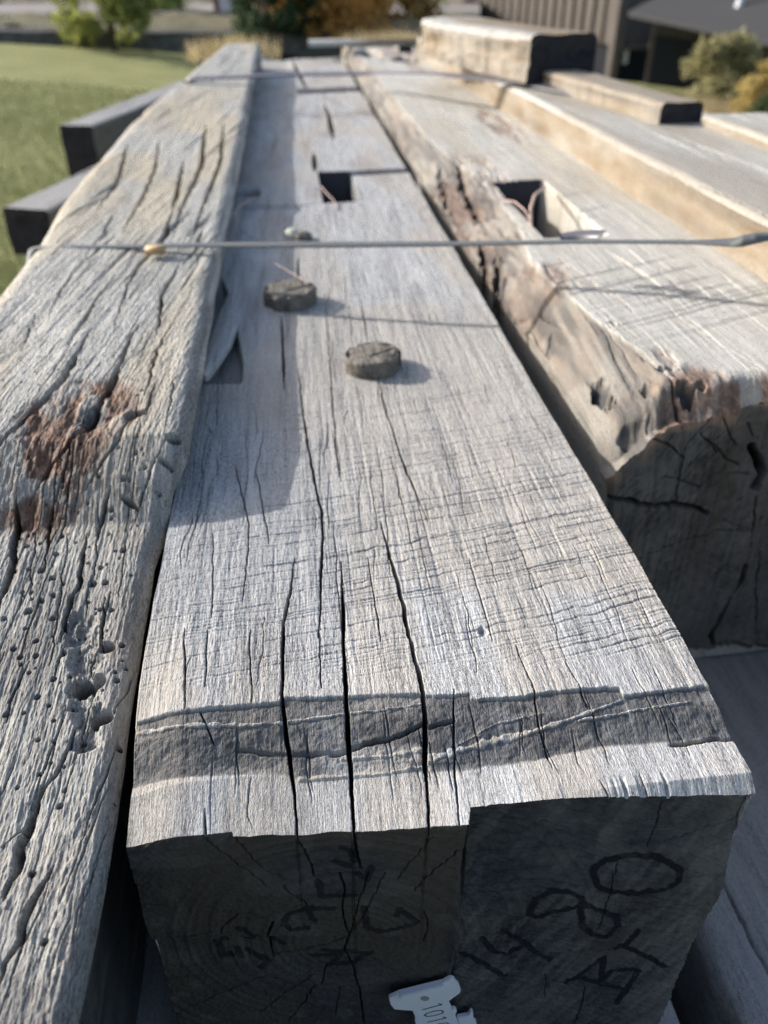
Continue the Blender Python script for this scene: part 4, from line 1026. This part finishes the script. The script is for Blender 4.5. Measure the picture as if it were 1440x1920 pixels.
def digits():
    mb = MB()
    for l in ([(555, 557), (770, 500), (735, 488)], [(690, 572), (760, 563), (788, 578), (775, 598), (680, 625), (605, 634), (578, 620), (600, 600), (690, 572)], [(612, 698), (820, 650), (785, 638)],
              [(735, 718), (820, 704), (850, 718), (835, 738), (740, 765), (665, 775), (640, 762), (660, 742), (735, 718)]):
        p = np.array(tz(l)); p[:, 1] = 0.22335
        d = np.gradient(p, axis=0); 
        for a, b in zip(p[:-1], p[1:]):
            t = (b-a)/np.linalg.norm(b-a); nrm = np.array([-t[2], 0, t[0]])*0.00042; e = t*0.0003
            mb.raw([a-nrm-e, b-nrm+e, b+nrm+e, a+nrm-e], [(0, 1, 2, 3)])
    o = mb.build('digits', M_DIG, None, smooth=False); o.parent = tg; o.location = -Vector(tg.location); return o
digits()

# ================================================================== ground and far things
Bd = PD(1265, 166, 30.0); Ld = PD(200, 92, 24.0)
Amat = np.array([[Bd[0], Bd[1]], [Ld[0], Ld[1]]]); ab = np.linalg.solve(Amat, np.array([Bd[2]+1.2, Ld[2]+1.2]))
def gz(x, y):
    z = -1.2+ab[0]*x+ab[1]*y
    return z
r_ = np.concatenate([np.linspace(0, 30, 90), np.geomspace(31, 260, 40)])
gx = np.concatenate([-np.geomspace(260, 12, 40), np.linspace(-11, 30, 80), np.geomspace(32, 260, 30)])
gy = np.concatenate([-np.geomspace(60, 6, 12), np.linspace(-5, 45, 110), np.geomspace(48, 300, 30)])
GX, GY = np.meshgrid(gx, gy)
GZ = gz(GX, np.minimum(GY, 60))+0.05*fbm(GX*0.3, GY*0.3, 907, 3)*sm(2, 8, np.hypot(GX, GY))
GZ = np.maximum(GZ, -12)
ng = NT('lawn')
g1 = ng.noise(ng.coord(), 1.2, 4, 0.6); g2 = ng.noise(ng.coord(), 40, 4, 0.7)
M_LAWN = ng.out(ng.ramp(ng.math('ADD', ng.math('MULTIPLY', g1, 0.6), ng.math('MULTIPLY', g2, 0.4)), [(0.3, (0.17, 0.185, 0.075)), (0.5, (0.26, 0.265, 0.115)), (0.7, (0.34, 0.32, 0.16))]), 0.95, ng.bump(g2, 1.0, 0.03), 0.1)
mb = MB(); mb.grid(GX, GY, GZ); go = mb.build('ground', M_LAWN); tag(go, 'mown green lawn sloping away from the stack', 'lawn', kind='structure')
# short grass blades on the near lawn
rs = np.random.RandomState(77); nb = 70000
bx = -0.8-rs.rand(nb)**1.4*7; by = 1.0+rs.rand(nb)**1.3*14; bz = gz(bx, by)
k = (bx < -0.28*by-0.1) | (bx < -1.0); bx, by, bz = bx[k], by[k], bz[k]; nb = len(bx)
ha = rs.rand(nb)*2*math.pi; hh = 0.03+0.04*rs.rand(nb); wd = 0.003+0.004*rs.rand(nb)
V = np.empty((nb, 3, 3)); V[:, 0] = np.stack([bx-wd*np.cos(ha), by-wd*np.sin(ha), bz-0.01], 1); V[:, 1] = np.stack([bx+wd*np.cos(ha), by+wd*np.sin(ha), bz-0.01], 1)
V[:, 2] = np.stack([bx+0.02*(rs.rand(nb)-.5), by+0.02*(rs.rand(nb)-.5), bz+hh], 1)
M_BLADE = NT('grass_blade').out((0.33, 0.335, 0.15), 0.8, None, 0.1)
gb = mesh_obj('grass', V.reshape(-1, 3), None, M_BLADE, tris=np.arange(nb*3).reshape(-1, 3), smooth=False)
tag(gb, 'short grass growing on the lawn at the left', 'grass', kind='stuff')

# ---- leafy things
def leaf_mat(name, a, b, c):
    n = NT(name); v = n.noise(n.coord(), 2.6, 3, 0.6); w = n.noise(n.coord(), 30, 2, 0.6)
    m = n.out(n.ramp(n.math('ADD', n.math('MULTIPLY', v, 0.6), n.math('MULTIPLY', w, 0.4)), [(0.3, a), (0.5, b), (0.7, c)]), 0.7, None, 0.2)
    n.b.inputs['Subsurface Weight'].default_value = 0.0
    tr = n.n('BsdfTranslucent'); mx = n.n('MixShader'); mx.inputs[0].default_value = 0.5
    lk = n.b.inputs['Base Color'].links[0].from_socket
    n.l(lk, tr.inputs[0]); n.l(n.b.outputs[0], mx.inputs[1]); n.l(tr.outputs[0], mx.inputs[2])
    out = [q for q in n.t.nodes if q.type == 'OUTPUT_MATERIAL'][0]; n.l(mx.outputs[0], out.inputs[0])
    return m
def leaves(centres, radii, n, size, seed):
    rs = np.random.RandomState(seed); centres = np.asarray(centres, float); radii = np.asarray(radii, float)
    w = radii.prod(1)**(2/3.); w = w/w.sum()
    idx = rs.choice(len(centres), n, p=w)
    d = rs.normal(size=(n, 3)); d /= np.linalg.norm(d, axis=1)[:, None]
    p = centres[idx]+d*radii[idx]*(rs.rand(n, 1)**0.45)*(0.8+0.4*rs.rand(n, 1))
    a = rs.normal(size=(n, 3)); a /= np.linalg.norm(a, axis=1)[:, None]
    b = np.cross(a, rs.normal(size=(n, 3))); b /= np.linalg.norm(b, axis=1)[:, None]
    s = size*(0.5+rs.rand(n, 1))
    V = np.stack([p-a*s, p+b*s*0.5, p+a*s, p-b*s*0.5], 1).reshape(-1, 3)
    return V, np.arange(n*4).reshape(-1, 4)
M_BARK = NT('bark').out((0.08, 0.065, 0.05), 0.9)
def plant(name, base, h, w, n, leaf, mat, label, cat, seed, trunk=True, low=0.15, nclump=26, group=None, top_r=0.6):
    rs = np.random.RandomState(seed)
    root = empty(name, base, label, cat, group)
    C, Rr = [], []
    for i in range(nclump):
        f = low+(1-low)*rs.rand(); a = rs.rand()*2*math.pi
        rad = w*0.5*math.sin(math.pi*min(1, 0.18+f*0.8))**0.7*rs.rand()**0.5
        C.append((math.cos(a)*rad, math.sin(a)*rad, h*f*0.95)); q = w*(0.10+0.13*rs.rand()); Rr.append((q, q, q*0.8))
    V, F = leaves(C, Rr, n, leaf, seed+1)
    o = mesh_obj('crown', V, F, mat, None, smooth=False); o.parent = root
    mb = MB(); k = 8
    mb.tube([(0.03*math.sin(i), 0.03*math.cos(i*1.7), -0.2+h*0.85*i/(k-1)) for i in range(k)], np.linspace(0.03*h**0.7, 0.008*h, k), 9)
    for i in range(9):
        c = C[i]; z0 = max(0.1*h, c[2]*0.6)
        mb.tube([(0, 0, z0), (c[0]*0.5, c[1]*0.5, z0+(c[2]-z0)*0.6), c], [0.012*h**0.6, 0.008*h**0.6, 0.004], 6)
    o = mb.build('trunk' if trunk else 'stems', M_BARK); o.parent = root
    return root
M_LG = leaf_mat('lime_leaves', (0.15, 0.18, 0.05), (0.25, 0.28, 0.085), (0.38, 0.38, 0.14))
M_DG = leaf_mat('dark_leaves', (0.022, 0.04, 0.022), (0.045, 0.075, 0.038), (0.085, 0.125, 0.06))
M_OR = leaf_mat('orange_leaves', (0.30, 0.15, 0.045), (0.50, 0.28, 0.085), (0.65, 0.42, 0.15))
M_OL = leaf_mat('olive_leaves', (0.16, 0.15, 0.075), (0.31, 0.29, 0.15), (0.48, 0.43, 0.25))
M_YE = leaf_mat('yellow_flowers', (0.26, 0.19, 0.07), (0.44, 0.34, 0.13), (0.56, 0.46, 0.22))
M_DRY = leaf_mat('dry_grass', (0.22, 0.17, 0.09), (0.38, 0.31, 0.18), (0.52, 0.45, 0.30))
def at(u, v, D): return PD(u, v, D)
b = at(212, 88, 23.5)
plant('young_tree', (b[0], b[1], b[2]), 4.6, 2.5, 5200, 0.10, M_LG, 'young lime-green tree at the edge of the lawn', 'tree', 1001, low=0.02, nclump=44)
b = at(505, 108, 24.5)
plant('conifer_bush', (b[0], b[1], b[2]), 4.2, 2.3, 8500, 0.09, M_DG, 'dark green bush behind the far end of the stack', 'bush', 1003, low=0.02, nclump=40)
b = at(622, 88, 26.0)
plant('autumn_bush', (b[0], b[1], b[2]), 4.4, 4.6, 8500, 0.10, M_OR, 'orange-brown autumn bush behind the far end of the stack', 'bush', 1005, low=0.12, nclump=40)
b = at(760, 80, 29.0)
plant('autumn_bush', (b[0], b[1], b[2]), 3.6, 2.6, 4200, 0.10, leaf_mat('brown_leaves', (0.18, 0.12, 0.045), (0.34, 0.24, 0.09), (0.46, 0.36, 0.15)), 'olive-brown autumn bush beside the barn', 'bush', 1007, low=0.05, nclump=30)
b = at(310, 40, 34.0)
plant('leafy_tree', (b[0], b[1], b[2]), 5.5, 3.0, 4200, 0.12, leaf_mat('mid_leaves', (0.05, 0.08, 0.03), (0.10, 0.15, 0.05), (0.17, 0.22, 0.08)), 'mid green tree behind the bank, beside the lime-green tree', 'tree', 1009, low=0.05, nclump=34)
b = at(1345, 205, 17.0)
plant('shrub', (b[0], b[1], b[2]), 1.08, 1.55, 6200, 0.05, M_OL, 'round olive shrub before the low shed', 'shrub', 1011, False, 0.04, 44)
b = at(1428, 225, 15.0)
plant('shrub', (b[0], b[1], b[2]), 0.85, 0.9, 2800, 0.045, M_YE, 'yellow flowering shrub at the right edge', 'shrub', 1013, False, 0.1, 26)
b = at(1436, 262, 13.5)
plant('shrub', (b[0], b[1], b[2]), 0.5, 0.8, 2400, 0.045, leaf_mat('green_leaves', (0.05, 0.075, 0.03), (0.10, 0.13, 0.06), (0.17, 0.2, 0.1)), 'low dark green shrub in front of the yellow one', 'shrub', 1015, False, 0.05, 24)
# dry grass tufts between
def tuft(c, r, h, n, seed, label, group):
    rs = np.random.RandomState(seed)
    x = np.clip(rs.normal(0, r*0.45, n), -r, r); y = np.clip(rs.normal(0, r*0.45, n), -r, r); l = h*(0.5+0.6*rs.rand(n)); w = 0.012
    ha = rs.rand(n)*6.28; ox, oy = rs.normal(0, h*0.2, n), rs.normal(0, h*0.2, n)
    V = np.empty((n, 3, 3)); V[:, 0] = np.stack([x-w*np.cos(ha), y-w*np.sin(ha), 0*x-0.05], 1); V[:, 1] = np.stack([x+w*np.cos(ha), y+w*np.sin(ha), 0*x-0.05], 1); V[:, 2] = np.stack([x+ox, y+oy, l], 1)
    o = mesh_obj('dry_grass_tuft', V.reshape(-1, 3), None, M_DRY, tris=np.arange(n*3).reshape(-1, 3), smooth=False)
    o.location = tuple(c); tag(o, label, 'grass tuft', group)
b = at(1330, 232, 15.5); tuft(b, 1.0, 0.42, 1200, 21, 'brown dry grass tuft at the foot of the olive shrub', 'dry grass tufts')
b = at(745, 95, 14.0); tuft(b, 0.8, 0.28, 1200, 23, 'tall dry grass tuft behind the far end of the stack', 'dry grass tufts')
b = at(440, 104, 15.0); tuft(b, 0.7, 0.3, 700, 25, 'low dry grass tuft just past the left timber', 'dry grass tufts')

# ---- bank, low wall and road beyond the lawn (left)
def strip(name, uvD, mat, label, cat, thick, kind=None, seed=0, rough=0.06):
    """rows of (list of points) lofted into a ground strip"""
    rows = []
    for row in uvD:
        pts = np.array([at(*a) for a in row]); k = np.linspace(0, len(pts)-1, 90)
        rows.append(np.stack([np.interp(k, range(len(pts)), pts[:, j]) for j in range(3)], 1))
    R = np.array(rows); kk = np.linspace(0, len(R)-1, (len(R)-1)*8+1)
    G = np.stack([[np.interp(kk, range(len(R)), R[:, i, j]) for i in range(90)] for j in range(3)], -1).transpose(1, 0, 2)
    n = fbm(G[..., 0]*1.5, G[..., 1]*1.5+G[..., 2]*4, seed, 4)
    G[..., 2] += rough*n; G[..., 1] += rough*n
    mb = MB(); mb.grid(G[..., 0], G[..., 1], G[..., 2])
    o = mb.build(name, mat); tag(o, label, cat, kind=kind); return o
nw = NT('bank_soil'); w1 = nw.noise(nw.coord(), 3, 4, 0.65); w2 = nw.noise(nw.coord(), 20, 3)
M_BANK = nw.out(nw.ramp(nw.math('ADD', nw.math('MULTIPLY', w1, 0.6), nw.math('MULTIPLY', w2, 0.4)), [(0.3, (0.07, 0.07, 0.045)), (0.5, (0.16, 0.15, 0.10)), (0.7, (0.28, 0.25, 0.17))]), 0.95, nw.bump(w2, 1.0, 0.06), 0.1)
M_ROAD = NT('road_gravel').out((0.20, 0.185, 0.175), 0.9)
nst = NT('low_wall_stone'); s1 = nst.noise(nst.coord(), 5, 4)
M_LW = nst.out(nst.ramp(s1, [(0.3, (0.05, 0.05, 0.047)), (0.7, (0.13, 0.125, 0.115))]), 0.95, nst.bump(s1, 1, 0.05))
us = (-420, 0, 200, 420, 640, 900)
strip('low_wall', [[(u, 72+u*0.025+20, 24.2) for u in us], [(u, 58+u*0.012, 24.4) for u in us], [(u, 50+u*0.012, 24.9) for u in us]], M_LW, 'low dark retaining wall along the end of the lawn', 'wall', 0, seed=31, rough=0.05)
strip('bank', [[(u, 50+u*0.012, 24.9) for u in us], [(u, 36, 28.0) for u in us], [(u, 25, 32.0) for u in us]], M_BANK, None, None, 0, 'structure', 33, 0.12)
strip('road', [[(u, 25, 32.0) for u in us], [(u, 6, 38.0) for u in us]], M_ROAD, None, None, 0, 'structure', 35, 0.0)
strip('hill', [[(u, 6, 38.0) for u in us], [(u, -30, 60.0) for u in us], [(u, -170, 110.0) for u in us]], M_BANK, None, None, 0, 'structure', 37, 0.4)
# ---- white house bit far left
M_WHITE = NT('white_paint').out((0.74, 0.73, 0.72), 0.7); M_RED = NT('red_post').out((0.20, 0.06, 0.05), 0.7)
M_GLASSD = NT('dark_window').out((0.03, 0.035, 0.045), 0.15, None, 0.5)
M_ROOFD = NT('house_roof').out((0.10, 0.09, 0.09), 0.9)
c0 = at(412, 34, 33.0); c1 = at(450, 34, 33.0)
hb = empty('white_house', c0, 'small white house wall with a dark red corner post beyond the bank', 'house')
def hpart(lo, hi, name, mat):
    mb = MB(); mb.box(lo, hi); o = mb.build(name, mat, None, smooth=False); o.parent = hb; return o
wdt = c1[0]-c0[0]
hpart((0.0, 0.0, -0.4), (wdt, 2.2, 2.4), 'wall', M_WHITE)
hpart((-0.16, -0.04, -0.4), (0.0, 0.14, 2.4), 'corner_post', M_RED)
hpart((wdt*0.35, -0.01, 1.3), (wdt*0.75, 0.05, 2.0), 'window', M_GLASSD)
hpart((-0.3, -0.3, 2.4), (wdt+0.3, 2.5, 2.6), 'roof', M_ROOFD)

# ---- barn and shed at the right
nb_ = NT('barn_boards'); v1 = nb_.noise(nb_.coord((1, 1, 0.08)), 9, 4, 0.6); v2 = nb_.noise(nb_.coord((1, 1, 0.05)), 60, 3)
M_BARN = nb_.out(nb_.ramp(nb_.math('ADD', nb_.math('MULTIPLY', v1, 0.6), nb_.math('MULTIPLY', v2, 0.4)), [(0.3, (0.055, 0.046, 0.039)), (0.5, (0.115, 0.098, 0.085)), (0.72, (0.20, 0.175, 0.152))]), 0.85)
nbd = NT('barn_shaded_boards'); v3 = nbd.noise(nbd.coord((1, 1, 0.08)), 9, 4, 0.6)
M_BARND = nbd.out(nbd.ramp(v3, [(0.3, (0.06, 0.052, 0.052)), (0.7, (0.11, 0.10, 0.10))]), 0.85)  # darker copy of the barn boards, the front's shade put into the colour
M_GAP = NT('barn_opening_shade').out((0.012, 0.013, 0.018), 0.9)  # near-black slabs painted as the unlit inside of the openings
M_ROOF = NT('shed_roof_sheet').out((0.055, 0.055, 0.058), 0.75, None, 0.1)
M_DOOR = NT('shed_door_paint').out((0.02, 0.023, 0.032), 0.7, None, 0.2)
M_FLUE = NT('galvanised_flue').out((0.75, 0.77, 0.80), 0.3, None, 0.6)
DB = 31.0
cb = at(1141, 158, DB)                                        # near corner of the barn, on the ground
barn = empty('barn', cb, 'grey board-and-batten barn with a sunlit side and dark front', 'barn')
# side wall recedes to the left, its front end faces the stack
zb = float(PD(1141, 86, DB)[2]-cb[2])
az = YAW-math.radians(22); dv = np.array([math.sin(az), math.cos(az)])
Ls = 14.0
for k_ in np.arange(3, 40, 0.1):
    q_ = cb[:2]+dv*k_; rx_ = q_@cR[:2]; 
    pt = np.array([q_[0], q_[1], cb[2]+zb+1.0]); rel = pt-np.array([0, 0, HC])
    if 720+FPX*(rel@cR)/(rel@cF) < 846: Ls = float(k_); break
pv = np.array([dv[1], -dv[0]])                              # across, to the right
def frame(a, s, w_): return np.array([dv[0]*a+pv[0]*s, dv[1]*a+pv[1]*s])
def bbox(mb, a0, a1, s0, s1, z0, z1, base=0):
    V = []
    for a in (a0, a1):
        for s in (s0, s1):
            xy = dv*a+pv*s
            for z in (z0, z1): V.append((xy[0], xy[1], z))
    F = [(0, 1, 3, 2), (4, 6, 7, 5), (0, 4, 5, 1), (2, 3, 7, 6), (0, 2, 6, 4), (1, 5, 7, 3)]
    mb.raw(V, F)
def bp(name, mat, boxes, parent=None):
    mb = MB()
    for b_ in boxes: bbox(mb, *b_)
    o = mb.build(name, mat, None, smooth=False); o.parent = parent or barn; return o
HB = 6.0
bp('side_wall', M_BARN, [(0.15, Ls, 0.15, 0.35, zb, HB)])
bp('batten', M_BARN, [(0.3+i*0.62, 0.42+i*0.62, 0.06, 0.15, zb, HB) for i in range(int((Ls-0.6)/0.62))])
bp('lower_opening_shade', M_GAP, [(0.2, Ls, 0.25, 0.4, -0.5, zb)])
FW = 2.3
bp('front_wall', M_BARND, [(0.15, 0.35, 0.15, FW, zb, HB)])
bp('lintel', M_BARN, [(0.02, 0.15, 0.1, FW*0.62, zb-0.13, zb)])
bp('lower_front', M_GAP, [(0.3, 0.45, 0.15, FW, -0.5, zb-0.13)])
bp('corner_post', M_BARN, [(-0.02, 0.26, -0.02, 0.26, -0.5, HB)])
bp('front_window', M_GAP, [(0.10, 0.2, 1.1, 1.4, zb+1.3, zb+1.8)])
bp('white_plate', M_WHITE, [(0.24, 0.29, 0.62, 0.80, 0.55, 0.95)])
bp('roof', M_ROOF, [(-0.4, Ls, -0.5, 6, HB, HB+0.2)])
# shed with low roof
s0 = at(1216, 170, 30.5)
shed = empty('shed', s0, 'low brown shed with dark double doors under a grey roof', 'shed')
e0, e1 = at(1190, 22, 29.3), at(1475, 88, 24.5)            # the eave
g0 = at(1190, 168, 30.3); ev = (e1-e0)[:2]; Lv = np.linalg.norm(ev); ev /= Lv; nv = np.array([-ev[1], ev[0]])
if nv[1] < 0: nv = -nv
def sx(t, d, z): xy = e0[:2]+ev*t+nv*d-s0[:2]; return (xy[0], xy[1], z-s0[2])
def spart(name, mat, boxes, parent=shed):
    mb = MB()
    for t0_, t1_, d0, d1, z00, z01, z10, z11 in boxes:       # z at both ends
        V = [sx(t0_, d0, z00), sx(t0_, d0, z01), sx(t0_, d1, z00), sx(t0_, d1, z01), sx(t1_, d0, z10), sx(t1_, d0, z11), sx(t1_, d1, z10), sx(t1_, d1, z11)]
        mb.raw(V, [(0, 1, 3, 2), (4, 6, 7, 5), (0, 4, 5, 1), (2, 3, 7, 6), (0, 2, 6, 4), (1, 5, 7, 3)])
    o = mb.build(name, mat, None, smooth=False); o.parent = parent; return o
gl = float(s0[2]); d0 = 0.75
w0, w1 = at(1205, 168, 30.5), at(1480, 190, 30.9)
wv = (w1-w0)[:2]; Lw = np.linalg.norm(wv); wv /= Lw; wn_ = np.array([-wv[1], wv[0]])
zt0, zt1 = float(PD(1205, 34, 30.5)[2]), float(PD(1480, 70, 30.9)[2])
def wpart(name, mat, boxes):
    mb = MB()
    for a0, a1, d0_, d1_, z00, z01 in boxes:
        V = []
        for a in (a0, a1):
            for d in (d0_, d1_):
                xy = w0[:2]+wv*a+wn_*d-s0[:2]
                V += [(xy[0], xy[1], z00), (xy[0], xy[1], z01+(zt1-zt0)*a/Lw)]
        mb.raw(V, [(0, 1, 3, 2), (4, 6, 7, 5), (0, 4, 5, 1), (2, 3, 7, 6), (0, 2, 6, 4), (1, 5, 7, 3)])
    o = mb.build(name, mat, None, smooth=False); o.parent = shed; return o
hz = zt0-s0[2]
wpart('wall', M_BARN, [(0.0, Lw+2, 0.0, 0.25, -1.0, hz)])
pxm = Lw/275.0
wpart('door', M_DOOR, [(8*pxm, 62*pxm, -0.08, 0.0, -0.4, hz-0.45)])
wpart('door', M_DOOR, [(64*pxm, 118*pxm, -0.08, 0.0, -0.4, hz-0.45)])
wpart('door_frame', M_BARND, [(4*pxm, 122*pxm, -0.05, 0.0, hz-0.45, hz-0.2)])
mb = MB()
V = [sx(-0.3, 0, e0[2]), sx(Lv+2.5, 0, e1[2]-0.05), sx(Lv+2.5, 5, e1[2]+1.9), sx(-0.3, 5, e0[2]+1.9)]
V += [(a[0], a[1], a[2]-0.14) for a in V]
mb.raw(V, [(0, 1, 2, 3), (7, 6, 5, 4), (0, 4, 5, 1), (1, 5, 6, 2), (2, 6, 7, 3), (3, 7, 4, 0)])
o = mb.build('roof', M_ROOF, None, smooth=False); o.parent = shed
# flue: its foot on the roof
f0 = at(1376, 42, 27.6)
mb = MB(); mb.tube([(f0[0]-s0[0]+0.02*i, f0[1]-s0[1], f0[2]-s0[2]-0.1+0.25*i) for i in range(9)], np.array([0.14, 0.14, 0.09] + [0.075]*6), 12)
o = mb.build('flue', M_FLUE, None); o.parent = shed
